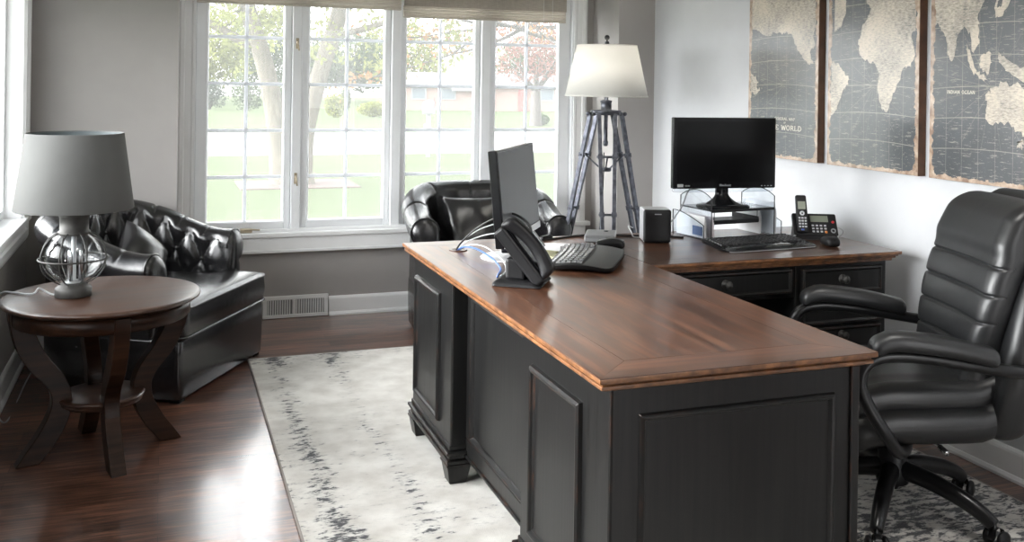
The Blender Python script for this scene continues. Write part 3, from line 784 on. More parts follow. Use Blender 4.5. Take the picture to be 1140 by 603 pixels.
    m = MB(); m.add(vs, fs, True); cu = m.build('seat_cushion', M['leather'], R)
    MB().tube(ring(1.004, seath-.012), .005, 6, closed=True).build('piping', M['leather'], cu); MB().tube(ring(1.004, .284), .005, 6, closed=True).build('piping', M['leather'], cu)
    return R
def pillow(label, loc, rot, sz=.40, th=.075):
    m = MB()
    def side(sg):
        def fn(u, v):
            a, b = 2*u-1, 2*v-1
            k = (1-a*a)*(1-b*b)
            pin = 1-.10*(1-abs(a)**2.0)*abs(b)**3; pin2 = 1-.10*(1-abs(b)**2.0)*abs(a)**3
            wr = .003*math.sin(6*a+3*b)*k
            return (a*sz/2*pin2, b*sz/2*pin, sg*(th*k**.42+wr))
        return fn
    m.grid(side(1), 28, 28); m.grid(side(-1), 28, 28)
    P = [(-1,-1),(1,-1),(1,1),(-1,1)]
    o = m.build('throw_pillow', M['leather'], None, merge=True)
    o.location = loc; o.rotation_euler = (Matrix.Rotation(rot[2],3,'Z') @ Matrix.Rotation(rot[0],3,'X') @ Matrix.Rotation(rot[1],3,'Z')).to_euler()
    return tag(o, label, 'pillow', 'black leather pillows')
club_chair('tufted_armchair', 'deep buttoned black leather armchair in the corner behind the round table', (-.056,4.945,0), math.radians(-30), True, .785, .635)
pillow('black leather pillow lying on the tufted armchair beside the lamp', (-.085,4.872,.565), (math.radians(58),math.radians(38),math.radians(58)), .27)
club_chair('leather_armchair', 'smooth black leather armchair by the window behind the desk', (1.75,5.335,0), math.radians(-95), False, .80, .66, .44)
pillow('black leather pillow standing on the armchair behind the desk', (1.70,5.36,.575), (math.radians(64),0,math.radians(-6)), .36)

# ------------------------------------------------------------------ office chair
X = thing('office_chair', 'black leather swivel office chair at the right with padded arms', 'chair', (2.350,2.570,.009), math.radians(161))
BO = T(.075, .02, 0)
for k in range(5):
    a = math.radians(k*72+5-161); A = BO @ T(rz=a)
    m = MB(); P = spline([(.03,0,.150),(.12,0,.142),(.22,0,.118),(.29,0,.088),(.322,0,.066)], 6)
    m.tube(P, [.032-.010*i/(len(P)-1) for i in range(len(P))], 12, M=A, up=(0,1,0), flat=.9); lg = m.build('leg', M['blackmetal'], X)
    m = MB(); cA = BO @ T(.322*math.cos(a), .322*math.sin(a), 0, rz=a+.9*(k%3)+.4)
    for s in (-1,1): m.lathe([(0,0),(.018,0),(.026,.004),(.028,.010),(.026,.016),(.018,.02),(0,.02)],24,M=cA@T(.012,s*.015-.010*1,.028,rx=-PI/2) if False else cA@T(.012,s*.014-(.02 if s<0 else 0),.028,rx=-PI/2))
    m.build('caster_wheel', M['blackplastic'], X)
    m = MB(); m.tube([(0,0,.036),(0,0,.078)], .007, 8, M=cA); m.grid(lambda u,v: (.012+.031*math.cos(PI*u*1.0), (v-.5)*.018, .028+.031*math.sin(PI*u)), 12, 3, M=cA); m.build('caster_fork', M['blackmetal'], X)
MB().lathe([(0,.085),(.022,.085),(.024,.10),(.05,.105),(.055,.13),(.048,.165),(.046,.17),(.046,.235),(.036,.240),(.036,.255),(.024,.255),(.024,.285),(0,.285)],36,M=BO).build('gas_column', M['blackplastic'], X)
m = MB(); m.bb(-.12,.15,-.10,.10,.268,.298); m.bb(-.02,.14,-.05,.05,.250,.272); m.build('tilt_mechanism', M['blackmetal'], X, .006)
m = MB(); m.tube([(-.02,.05,.272),(-.02,.16,.265)], .005, 8); m.tube([(-.02,.155,.265),(-.02,.20,.263)],.009,10); m.build('height_lever', M['chrome'], X)
def seatfn(x, y, z):
    q = 1-(x/.30)**2*.15
    z2 = z - .030*sstep(.12, .30, x) + .055*sstep(-.12, -.30, x)
    z2 += .020*(abs(y)/.28)**2
    return (x, y*(1-.10*sstep(.1,-.3,x)), z2)
MB().puff((.285,.275,.058), .052, 10, lambda x,y,z: tuple(Vector(seatfn(x,y,z))+Vector((.02,0,.345)))).build('seat_base', M['leather_soft'], X)
def seat2(x, y, z):
    p = Vector(seatfn(x, y, z))
    if z > 0: p.z += .022*(1-(y/.25)**2)*(1-(x/.27)**2) - .012*math.exp(-((abs(y)-.17)/.012)**2)
    return tuple(p+Vector((.035,0,.420)))
sc = MB().puff((.265,.245,.050), .046, 16, seat2).build('seat_cushion', M['leather_soft'], X)
def lean(z):     # z over the seat, 0..0.65
    return -.150-.255*z+.030*math.sin(PI*min(1,max(0,z/.65)))-.06*max(0,z-.42)
def shell(x, y, z):
    zz = z+.315
    wd = .90+.16*math.sin(PI*min(1,max(0,(zz+.05)/.55)))-.10*sstep(.45,.68,zz)
    q = x*(1.2-.35*sstep(.25,.66,zz))
    return (lean(zz)-.085+q+.040*(abs(y)/.27)**2, y*wd, zz+.365)
MB().puff((.055,.282,.370), .050, 12, shell).build('back_shell', M['leather_soft'], X)
def inner(x, y, z):
    zz = z+.295
    wd = .80+.17*sstep(.02,.35,zz)-.06*sstep(.45,.62,zz)
    b = 0
    if x > 0:
        b = .012*(1-(y/.25)**2)
        gs = [0,.165,.250,.335,.420,.61]
        for g in gs[1:5]: b -= .009*math.exp(-((zz-g)/.0040)**2)
        for a, c in zip(gs, gs[1:]):
            if a <= zz < c: b += .005*math.sin(PI*(zz-a)/(c-a))**.5
        b += .014*sstep(.44,.50,zz)*(1-sstep(.56,.63,zz))
    return (lean(zz)+x+b+.030*(abs(y)/.25)**2, y*wd, zz+.420)
MB().puff((.055,.245,.325), .05, (4,24,180), inner).build('backrest', M['leather_soft'], X)
for s in (-1, 1):
    y = s*.330
    P = spline([(-.290,s*.290,.550),(-.22,s*.312,.547),(-.10,y,.563),(.10,y,.593),(.215,y,.598),(.278,y,.578),(.302,y,.525),(.280,y,.455),(.220,y,.360),(.170,s*.29,.300),(.12,s*.22,.282),(.06,s*.10,.282)], 8)
    m = MB(); m.tube(P, .0195, 12, up=(0,1,0)); arm = m.build('armrest_frame', M['blackmetal'], X)
    def pad(x, yy, z, y=y):
        k = (x+.185)/.37
        return (x+.085, y+yy*(.80+.25*math.sin(PI*min(1,k*.9+.1))), z+.594+.050*k+.012*math.sin(PI*k)-.028*sstep(.82,1.05,k)+.008*(1-(yy/.045)**2)*(1 if z > 0 else 0))
    MB().puff((.190,.043,.025), .024, 12, pad).build('arm_pad', M['leather_soft'], X)

# ------------------------------------------------------------------ tripod floor lamp
F = thing('tripod_floor_lamp', 'iron tripod floor lamp with white shade beside the window', 'lamp', (2.315,4.90,0), 0)
hub = 1.255
dirs = [math.radians(a) for a in (-110, 130, 10)]
for a in dirs:
    c, s = math.cos(a), math.sin(a); tx, ty = -s, c
    m = MB(); z0 = .02
    def pt(t, e): 
        r = .075+(.345-.075)*(1-t); g = (.018+.026*t)*e
        return (c*r+tx*g, s*r+ty*g, z0+(hub-z0-.015)*t)
    for e in (-1, 1):
        m.tube([pt(0,e), pt(1,e)], .0150, 4, up=(c,s,0))
    lg = m.build('leg', M['iron'], F, .0015)
    for t in (.56, .81):
        m = MB(); m.tube([pt(t,-1.5), pt(t,1.5)], .0065, 8)
        for e in (-1,1): m.tube([Vector(pt(t-.010,e)), Vector(pt(t+.010,e))], .0195, 4, up=(c,s,0))
        m.build('cross_brace', M['iron'], lg)
    m = MB(); m.tube([pt(1,-1.6), pt(1,1.6)], .0075, 10); m.sphere(pt(1,-1.7), .012, 6); m.sphere(pt(1,1.7), .012, 6)
    m.build('hinge_bar', M['iron'], lg)
    m = MB(); m.tube([pt(.81,0), (c*.03,s*.03,.935)], .0045, 8); m.build('spreader', M['iron'], F)
    m = MB()
    for e in (-1,1): m.tube([(pt(0,e)[0],pt(0,e)[1],0),pt(.02,e)], .0125, 8)
    m.build('foot', M['blackplastic'], F)
m = MB(); m.lathe([(0,.920),(.030,.920),(.034,.926),(.034,.938),(0,.942)],20); m.build('spreader_ring', M['iron'], F)
m = MB(); m.lathe([(0,1.06),(.010,1.06),(.014,1.07),(.014,1.085),(.011,1.09),(.011,1.235),(.055,1.24),(.085,1.245),(.085,1.258),(.030,1.262),(.030,1.300),(.033,1.304),(.033,1.312),(.012,1.318),(.012,1.64),(0,1.642)],28); m.build('stem', M['iron'], F)
SZ0, SZ1 = 1.335, 1.620
MB().lathe([(.228,SZ0),(.230,SZ0),(.167,SZ1),(.165,SZ1)],96,close=True).build('lamp_shade', M['shade_white'], F)
for r, z in ((.2295,SZ0+.003),(.166,SZ1-.003)): MB().lathe([(r+.003*math.cos(q), z+.004*math.sin(q)) for q in np.linspace(0,2*PI,6,endpoint=False)],72,close=True).build('shade_ring', M['shade_white'], F)
m = MB()
for k in range(3):
    a = k*2*PI/3; m.tube([(0,0,SZ1-.02),(.165*math.cos(a),.165*math.sin(a),SZ1-.004)], .002, 6)
m.build('shade_spider', M['iron'], F)
m = MB(); m.lathe([(0,1.40),(.014,1.40),(.014,1.44),(.018,1.45),(.030,1.49),(.026,1.52),(0,1.535)],20); m.build('bulb', M['shade_white'], F)
m = MB(); m.tube([(0,0,1.64),(0,0,1.652)],.005,8); m.sphere((0,0,1.663),.015,8); m.build('finial', M['blackmetal'], F)
tag(MB().tube(spline([(2.33,4.95,1.02),(2.345,4.99,.80),(2.34,5.02,.5),(2.38,5.05,.2),(2.46,5.15,.012),(2.60,5.36,.01),(2.75,5.42,.05)],8), .003, 6).build('lamp_cord', M['cableblack']), 'thin black cord hanging down inside the tripod lamp', 'cord')

pl = bpy.data.lights.new('lamp_bulb_light', 'POINT'); pl.energy = 3.5; pl.color = (1,.95,.87); pl.shadow_soft_size = .03
lo = bpy.data.objects.new('lamp_bulb_light', pl); COL.objects.link(lo); lo.location = (2.315,4.90,1.56)
for i, (x, y) in enumerate(((.35,2.3),(1.9,1.6),(1.3,4.1))):  # unseen ceiling lights, added as fill to brighten the room
    t = thing('ceiling_downlight', ['ceiling downlight above the round table side of the room','ceiling downlight above the office chair','ceiling downlight above the middle of the desk'][i], 'light', (x,y,CE), 0, 'ceiling downlights')
    MB().lathe([(.06,-.004),(.062,-.010),(.085,-.008),(.088,0),(.06,0)],32,close=True).build('trim_ring', M['trim'], t)
    MB().lathe([(0,-.002),(.059,-.002),(.059,0),(0,0)],32).build('diffuser', M['shade_white'], t)
    al = bpy.data.lights.new('downlight', 'AREA'); al.shape = 'DISK'; al.size = .12; al.energy = (3, 13, 3)[i]; al.color = (1,.97,.92)
    ao = bpy.data.objects.new('downlight', al); COL.objects.link(ao); ao.location = (x,y,CE-.012)
# ------------------------------------------------------------------ map panels
def text(body, size, loc, M4, parent, mat, name='lettering', ext=.0004, shear=0):
    cu = bpy.data.curves.new('t', 'FONT'); cu.body = body; cu.size = size; cu.extrude = ext; cu.align_x = 'CENTER'; cu.offset = size*.018; cu.resolution_u = 3
    o = bpy.data.objects.new('t', cu); COL.objects.link(o)
    me = bpy.data.meshes.new_from_object(o.evaluated_get(bpy.context.evaluated_depsgraph_get()))
    bpy.data.objects.remove(o); me.transform(Matrix.Translation(loc) @ M4); me.materials.clear(); me.materials.append(mat)
    r = bpy.data.objects.new(name, me); COL.objects.link(r); r.parent = parent; return r
GLY = {'A': ([((0,0),(.42,1)),((.42,1),(.84,0)),((.17,.36),(.67,.36))],.84),'C': ([((.74,.80),(.56,.97)),((.56,.97),(.3,.97)),((.3,.97),(.08,.72)),((.08,.72),(.08,.28)),((.08,.28),(.3,.03)),((.3,.03),(.56,.03)),((.56,.03),(.74,.22))],.78),
 'D': ([((.12,0),(.12,1)),((.12,.97),(.45,.97)),((.45,.97),(.72,.70)),((.72,.70),(.72,.30)),((.72,.30),(.45,.03)),((.45,.03),(.12,.03))],.78),'E': ([((.12,0),(.12,1)),((.0,.96),(.62,.96)),((.12,.5),(.48,.5)),((.0,.04),(.66,.04)),((.62,.96),(.62,.78)),((.66,.04),(.66,.24))],.70),
 'F': ([((.12,0),(.12,1)),((.0,.96),(.62,.96)),((.12,.5),(.48,.5)),((.62,.96),(.62,.76))],.66),'G': ([((.74,.80),(.56,.97)),((.56,.97),(.3,.97)),((.3,.97),(.08,.72)),((.08,.72),(.08,.28)),((.08,.28),(.3,.03)),((.3,.03),(.6,.03)),((.6,.03),(.72,.14)),((.72,.05),(.72,.44)),((.5,.44),(.82,.44))],.82),
 'H': ([((.12,0),(.12,1)),((.68,0),(.68,1)),((.12,.5),(.68,.5))],.80),'I': ([((.16,0),(.16,1))],.32),'L': ([((.12,0),(.12,1)),((.0,.04),(.64,.04)),((.64,.04),(.64,.26))],.68),'M': ([((.10,0),(.10,1)),((.10,1),(.48,.1)),((.48,.1),(.86,1)),((.86,1),(.86,0))],.96),
 'N': ([((.10,0),(.10,1)),((.10,1),(.70,0)),((.70,0),(.70,1))],.80),'O': ([((.3,.97),(.54,.97)),((.54,.97),(.76,.72)),((.76,.72),(.76,.28)),((.76,.28),(.54,.03)),((.54,.03),(.3,.03)),((.3,.03),(.08,.28)),((.08,.28),(.08,.72)),((.08,.72),(.3,.97))],.84),
 'P': ([((.12,0),(.12,1)),((.0,.96),(.45,.96)),((.45,.96),(.62,.80)),((.62,.80),(.62,.64)),((.62,.64),(.45,.48)),((.45,.48),(.12,.48))],.68),'R': ([((.12,0),(.12,1)),((.0,.96),(.45,.96)),((.45,.96),(.62,.80)),((.62,.80),(.62,.66)),((.62,.66),(.45,.50)),((.45,.50),(.12,.50)),((.38,.5),(.72,0))],.76),
 'T': ([((.36,0),(.36,1)),((.02,.96),(.70,.96)),((.02,.96),(.02,.76)),((.70,.96),(.70,.76))],.72),'W': ([((.04,1),(.28,0)),((.28,0),(.54,.9)),((.54,.9),(.80,0)),((.80,0),(1.04,1))],1.08),' ': ([],.4)}
def serif_text(body, size, loc, M4, parent, mat, wide=1.0):
    """slab serif capitals from flat strokes"""
    wd = sum(GLY[c][1]+.16 for c in body); x = -wd/2; m = MB(); k = 0
    def quad(p, q, w):
        nonlocal k
        d = (Vector(q)-Vector(p)); n = Vector((-d.y, d.x)).normalized()*w/2; zz = .0002+.00002*(k % 9); k += 1
        m.add([((a.x)*size*wide, (a.y)*size, zz) for a in (Vector(p)+n, Vector(p)-n, Vector(q)-n, Vector(q)+n)], [(0,1,2,3)])
    for c in body:
        st, w = GLY[c]
        for p, q in st:
            P, Q = (p[0]+x, p[1]-.5), (q[0]+x, q[1]-.5); quad(P, Q, .15 if abs(p[0]-q[0]) < .5 or c in 'AMNWR' else .09)
            for a, b in ((p, q), (q, p)):
                if a[1] in (0, 1) and c not in 'CGO': quad((a[0]+x-.15, a[1]-.5+(.035 if a[1] == 0 else -.035)), (a[0]+x+.15, a[1]-.5+(.035 if a[1] == 0 else -.035)), .07)
        x += w+.16
    m.v = [Matrix.Translation(loc) @ M4 @ Vector(v) for v in m.v]
    o = m.build('lettering', mat, parent); return o
MW = (.285, .66)     # half size of a panel
# coastlines, panel coordinates: a = left to right -1..1, z = metres from panel centre (bottom -.66)
lands = [
 [[(-.95,.66),(.96,.66),(.95,.40),(.88,.28),(.93,.16),(.80,.08),(.86,-.02),(.92,-.07),(.80,-.08),(.66,-.02),(.55,.06),(.44,.12),(.36,.22),(.28,.33),(.12,.36),(.0,.33),(-.2,.36),(-.5,.33),(-.7,.40),(-.95,.43)],
  [(-.96,-.18),(-.8,-.22),(-.7,-.30),(-.78,-.36),(-.66,-.42),(-.82,-.47),(-.96,-.44)]],
 [[(-.92,.66),(-.7,.66),(-.60,.48),(-.72,.36),(-.88,.32)],
  [(-.10,.66),(.95,.66),(.95,.30),(.86,.24),(.95,.10),(.86,.0),(.75,.02),(.66,-.06),(.56,-.17),(.46,-.27),(.40,-.34),(.28,-.345),(.20,-.26),(.16,-.14),(.18,-.04),(.10,.03),(-.05,.05),(-.22,.10),(-.30,.20),(-.22,.33),(-.08,.42),(.0,.50),(-.12,.56)],
  [(-.95,.06),(-.80,.05),(-.66,-.02),(-.50,-.07),(-.52,-.14),(-.66,-.20),(-.74,-.29),(-.82,-.36),(-.95,-.40)]],
 [[(-.94,.66),(.30,.66),(.26,.50),(.10,.42),(.02,.36),(-.06,.28),(-.03,.20),(-.02,.12),(-.12,.06),(-.18,.17),(-.22,.19),(-.30,.23),(-.42,.16),(-.46,.04),(-.52,.01),(-.58,.05),(-.62,.17),(-.72,.24),(-.86,.26),(-.94,.30)],
  [(-.24,.12),(-.15,.03),(-.06,-.06),(.08,-.09),(.12,-.105),(-.02,-.10),(-.14,-.05),(-.22,.04)],
  [(.0,.04),(.14,.07),(.20,-.0),(.14,-.07),(.04,-.06),(-.02,-.01)],
  [(.30,.06),(.42,.02),(.60,-.02),(.86,-.06),(.92,-.12),(.70,-.12),(.48,-.06),(.30,.0)],
  [(.10,-.19),(.22,-.15),(.38,-.12),(.52,-.14),(.62,-.12),(.78,-.20),(.93,-.28),(.93,-.42),(.80,-.44),(.62,-.40),(.50,-.36),(.34,-.35),(.18,-.37),(.10,-.34),(.12,-.26)],
  [(.62,-.46),(.70,-.455),(.70,-.49),(.63,-.49)],
  [(.36,.66),(.46,.66),(.40,.52),(.30,.42),(.26,.34),(.32,.33),(.44,.42),(.56,.54),(.60,.66),(.66,.66),(.62,.50),(.52,.40),(.36,.28),(.24,.27),(.22,.33),(.30,.48)]],
]
mlab = ['left map panel with THE WORLD title, partly behind the black monitor', 'middle map panel showing Africa and part of South America', 'right map panel above the office chair showing Asia and Australia']
def remap(i, p):
    a, z = p
    if i == 0: z = -.05+(z-.33)*.37
    elif i == 1: z = -.05+(z-.33)*.52
    else: a, z = max(-.97, a-.12), -.20+(z-.01)*(.6 if z > .01 else .62)
    return a, (.655 if p[1] > .655 else z)
for i, yc in enumerate((4.052, 3.412, 2.782)):
    t = thing('map_panel', mlab[i], 'wall art', (RX-.020, yc, 1.050+.66), 0, 'three part world map')
    a, h = MW
    MB().bb(-.0185,.0195,-a,a,-h,h).build('wooden_backing', M['mapwood'], t, .0015)
    MB().bb(-.0200,-.0184,-a+.001,a-.001,-h+.001,h-.001).build('sea', M['sea'], t)
    m = MB()
    for P in lands[i]:
        P = [remap(i, p) for p in P]
        Q = []
        for k in range(len(P)):
            p, q = P[k], P[(k+1)%len(P)]
            for j in range(4):
                f = j/4; jx = 0 if j == 0 else random.uniform(-.022,.022); jz = 0 if j == 0 else random.uniform(-.010,.010)
                Q.append((-(p[0]+(q[0]-p[0])*f+jx)*a*.97, min(.655, p[1]+(q[1]-p[1])*f+jz)))
        n = len(Q); m.add([(-.0206,y,z) for y,z in Q]+[(-.0199,y,z) for y,z in Q], [list(range(n))]+[(k,(k+1)%n,n+(k+1)%n,n+k) for k in range(n)])
    m.build('landmass', M['land'], t)
    R4 = Matrix(((0,0,-1,0),(-1,0,0,0),(0,1,0,0),(0,0,0,1)))
    if i == 0:
        serif_text('GENERAL MAP', .0135, (-.0206,-.032,-.464), R4, t, M['print'], 1.25); serif_text('OF', .008, (-.0206,-.032,-.483), R4, t, M['print'], 1.2); serif_text('THE WORLD', .0235, (-.0206,-.032,-.507), R4, t, M['print'], 1.42)
    if i == 2: serif_text('INDIAN OCEAN', .0125, (-.0206,.125,-.318), R4, t, M['print'], 1.1)

# ------------------------------------------------------------------ things on the desks
# left monitor
ang = math.atan2(.83,-.56)-PI/2       # screen faces (+.83,-.56)
mon = thing('flat_monitor', 'grey-screened slim monitor standing behind the desk telephone', 'monitor', (1.235,3.37,DT), math.atan2(-.56,.83))
B = T(0,0,.245,ry=-.10)
m = MB(); m.bb(-.022,.010,-.277,.277,-.168,.168,B); m.build('housing', M['glossblack'], mon, .004)
MB().bb(.0100,.0112,-.268,.268,-.140,.160,B).build('screen', M['screen_matte'], mon)
MB().bb(.0098,.0125,-.277,.277,-.168,-.143,B).build('bottom_bezel', M['silver'], mon, .002)
m = MB(); m.bb(-.050,-.020,-.035,.035,-.225,.0,T(0,0,.245)); m.build('stand_neck', M['glossblack'], mon, .006)
MB().lathe([(0,0),(.112,0),(.114,.003),(.110,.007),(.03,.012),(0,.012)],40,(-.02,0,0)).build('stand_base', M['silver'], mon)
# desk telephone with handset
ph = thing('desk_telephone', 'black office desk telephone with handset at the near left edge', 'telephone', (1.105,2.955,DT), math.radians(-33))
m = MB(); m.add([(-.085,-.10,0),(.085,-.10,0),(.085,.10,0),(-.085,.10,0),(-.070,-.085,.022),(.055,-.085,.016),(.055,.085,.016),(-.070,.085,.022)],[(3,2,1,0),(4,5,6,7),(0,1,5,4),(1,2,6,5),(2,3,7,6),(3,0,4,7)]); m.bb(-.045,.02,-.055,.055,.015,.085); m.build('stand', M['blackplastic'], ph, .010)
B = T(.005,0,.100,ry=math.radians(50))      # body plane: local x runs down the face, z is the face normal
m = MB(); m.bb(-.105,.112,-.080,.105,-.024,.016,B); b = m.build('body', M['blackplastic'], ph, .009, 3)
MB().bb(-.080,-.025,.005,.080,.0155,.0185,B).build('display', M['lcd'], ph, .001)
m = MB()
for r in range(4):
    for c in range(3): m.bb(-.002+r*.022,.013+r*.022,.014+c*.023,.031+c*.023,.016,.0205,B)
for r in range(5): m.bb(-.075+r*.016,-.065+r*.016,.083,.094,.016,.0195,B)
m.build('keys', M['keycap'], ph, .0015)
m = MB(); m.bb(-.092,.100,-.070,-.012,.016,.024,B); m.build('cradle', M['glossblack'], ph, .005)
H = B @ T(-.002,-.050,.044)
def hs(x, y, z):
    k = abs(x)/.105
    return (x, y*(.80+.35*k**2), z*(.85+.35*k**3)+.010-.022*k**2.2)
hm = MB().puff((.112,.030,.023), .019, 14, hs, M=H).build('handset', M['blackplastic'], ph)
MB().puff((.030,.010,.002), .0018, 4, lambda x,y,z: (x,y,z+.0345), M=H).build('handset_inlay', M['greyplastic'], hm)
MB().bb(-.098,-.030,.015,.095,.0162,.0168,B).build('label_strip', M['printgrey'], ph)
# ergonomic keyboard
def keyboard(name, label, loc, rz, curved, mk, wl=.46, dp=.24):
    K = thing(name, label, 'keyboard', loc, rz)    # local: x = along the keys (left to right for the typist), -y = typist
    hx, hy = wl/2, dp/2
    def cv(x, y):
        if not curved: return (0, .006+.020*((y+hy)/dp))
        k = x/hx
        return (.030*(1-k*k)-.018, .012+.020*(1-k*k)+.012*math.cos(PI*y/dp))
    def top(x, y):
        d, z = cv(x, y); return (x, y-d, z)
    nx, ny = 36, 14
    ol = []
    for i in range(nx+1): ol.append((-hx+wl*i/nx, -hy))
    for j in range(1, ny+1): ol.append((hx, -hy+dp*j/ny))
    for i in range(1, nx+1): ol.append((hx-wl*i/nx, hy))
    for j in range(1, ny): ol.append((-hx, hy-dp*j/ny))
    def soft(x, y):
        r = .035; qx = max(-(hx-r), min(hx-r, x)); qy = max(-(hy-r), min(hy-r, y)); dx, dy = x-qx, y-qy
        l = math.hypot(dx, dy)
        f = r/l if l > r else 1
        return qx+dx*f, qy+dy*f
    m = MB()
    m.grid(lambda u, v: (lambda p: top(*soft(*p)))((-hx+wl*u, -hy+dp*v)), nx, ny)
    vs = []
    for x, y in ol: vs.append(top(*soft(x, y)))
    n = len(vs); b = [(x, y, max(.001, z-(.014 if curved else .010))) for x, y, z in vs]
    m.add(vs+b, [(i,(i+1)%n,n+(i+1)%n,n+i) for i in range(n)]+[list(range(n,2*n))], True)
    m.build('housing', M['blackplastic'], K)
    m = MB(); y0 = hy-.022
    rows = 6; kp = .0185
    for r in range(rows):
        yc = y0-r*kp-(.004 if r else 0)
        cols = 21 if wl > .44 else 19
        for c in range(cols):
            x = -hx+.022+(wl-.044)*(c+.5)/cols
            if c in (15, 18) and not curved and wl < .0: continue
            if r == rows-1 and 4 < c < 9: continue
            if c == 15 and wl > .44 and r % 2: continue
            w = (wl-.044)/cols*.42; h = kp*.42*(.8 if r == 0 else 1)
            a = [top(x+sx*w*q, yc+sy*h*q) for q in (1,.78) for sx, sy in ((-1,-1),(1,-1),(1,1),(-1,1))]
            vv = [(p[0],p[1],p[2]) for p in a[:4]]+[(p[0],p[1],p[2]+.006) for p in a[4:]]
            m.add(vv, [(4,5,6,7),(0,1,5,4),(1,2,6,5),(2,3,7,6),(3,0,4,7)])
    x0, x1 = -hx+.022+(wl-.044)*5/cols, -hx+.022+(wl-.044)*9/cols; yc = y0-5*kp-.004
    P = [top(x0,yc-.008),top(x1,yc-.008),top(x1,yc+.008),top(x0,yc+.008)]
    m.add(P+[(p[0],p[1],p[2]+.006) for p in P], [(4,5,6,7),(0,1,5,4),(1,2,6,5),(2,3,7,6),(3,0,4,7)])
    m.build('keys', mk, K)
    m = MB()
    m.grid(lambda u, v: (lambda p: (p[0],p[1],p[2]+.0035*math.sin(PI*u)*math.sin(PI*v)+.0005))(top(*soft(-hx*.98+wl*.98*u, -hy+.004+(dp*.40)*v))), 30, 10)
    m.build('palm_rest', M['grey_palm'] if curved else M['glossblack'], K)
    if not curved:
        m = MB(); m.tube([Vector(p)-Vector((0,0,.004)) for p in vs[:nx+1]], .0018, 6); m.build('silver_rim', M['silver'], K)
    if curved:
        m = MB()
        for sx in (-1,1): m.bb(sx*(hx-.06)-.02, sx*(hx-.06)+.02, -hy+.02, -hy+.04, 0, .012)
        m.bb(-hx*.5,hx*.5,-.02,.08,0,.012); m.build('riser_foot', M['blackplastic'], K)
    return K
M['grey_palm'] = m_leather('padded_palm_rest', (.055,.058,.06), .45, 500, .1)
keyboard('ergonomic_keyboard', 'curved ergonomic keyboard beside the desk telephone', (1.465,3.235,DT+.002), math.atan2(.86,.5), True, M['keygrey'], .44, .235)
keyboard('slim_keyboard', 'flat black keyboard in front of the black monitor', (2.275,3.355,DT+.002), math.radians(4), False, M['keycap'], .445, .205)
def mouse(label, loc, rz, l=.055):
    t = thing('computer_mouse', label, 'mouse', loc, rz)
    def f(x, y, z):
        k = (x/l+1)/2
        return (x, y*(.86+.14*math.sin(PI*k)), (z+.018)*(.55+.55*math.sin(PI*min(1,.18+.75*k))))
    MB().puff((l,.031,.018), .016, 10, f).build('shell', M['blackplastic'], t)
    MB().lathe([(0,-.004),(.009,-.004),(.010,0),(.009,.004),(0,.004)],16,M=T(-l*.45,0,.0265,rx=PI/2)).build('scroll_wheel', M['greyplastic'], t)
    MB().bb(-l*.95,-l*.05,-.0006,.0006,.026,.030).build('button_gap', M['glossblack'], t)
    return t
mouse('black mouse beside the silver box near the ergonomic keyboard', (1.668,3.475,DT+.001), math.radians(150), .058)
mouse('black mouse in front of the cordless phone', (2.575,3.295,DT+.001), math.radians(75), .048)
bx = thing('silver_box', 'flat silver device box behind the ergonomic keyboard', 'device', (1.715,3.665,DT+.002), math.radians(-28))
MB().bb(-.062,.062,-.085,.085,0,.030).build('casing', plain('dull_silver', (.20,.205,.21), .35, .3), bx, .006, 3)
MB().lathe([(0,.030),(.010,.030),(.010,.032),(0,.032)],16,(.02,.04,0)).build('button', M['blackplastic'], bx)
MB().bb(-.055,.055,-.0865,-.085,.006,.016).build('vent_slot', M['greyplastic'], bx)
nt = thing('note_stack', 'small stack of olive sticky notes beside the ergonomic keyboard', 'notes', (1.345,3.27,DT), math.radians(25))
for k in range(2):
    m = MB()
    for q in range(3): m.bb(-.034+.002*q,.034+.001*q,-.034+.001*q,.034,q*.008,q*.008+.0074,T(k*.03,k*.062,0,rz=k*.3))
    m.build('pad', M['note'], nt, .0006)
pp = MB(); pp.bb(-.105,.105,-.15,.15,0,.0012); p_ = pp.build('paper_sheet', M['paper']); p_.location = (1.395,3.515,DT+.0005); p_.rotation_euler = (0,0,math.radians(-25)); tag(p_, 'white paper sheet lying between monitor base and keyboard', 'paper')
# speaker
sp = thing('desk_speaker', 'small black box speaker beside the tripod lamp', 'speaker', (1.925,3.585,DT), math.radians(-18))
MB().bb(-.056,.056,-.048,.060,.004,.137).build('cabinet', M['silver'], sp, .006, 3)
MB().puff((.057,.012,.0665), .010, 6, lambda x,y,z: (x,y-.050-.006*(1-(x/.057)**2),z+.0705)).build('grille', M['blackplastic'], sp)
R4 = Matrix(((1,0,0,0),(0,0,-1,0),(0,1,0,0),(0,0,0,1)))
MB().bb(-.014,.014,-.0690,-.0665,.118,.122).build('badge', M['printgrey'], sp, .0008)
MB().bb(-.05,.05,-.04,.055,0,.005).build('foot', M['blackplastic'], sp)
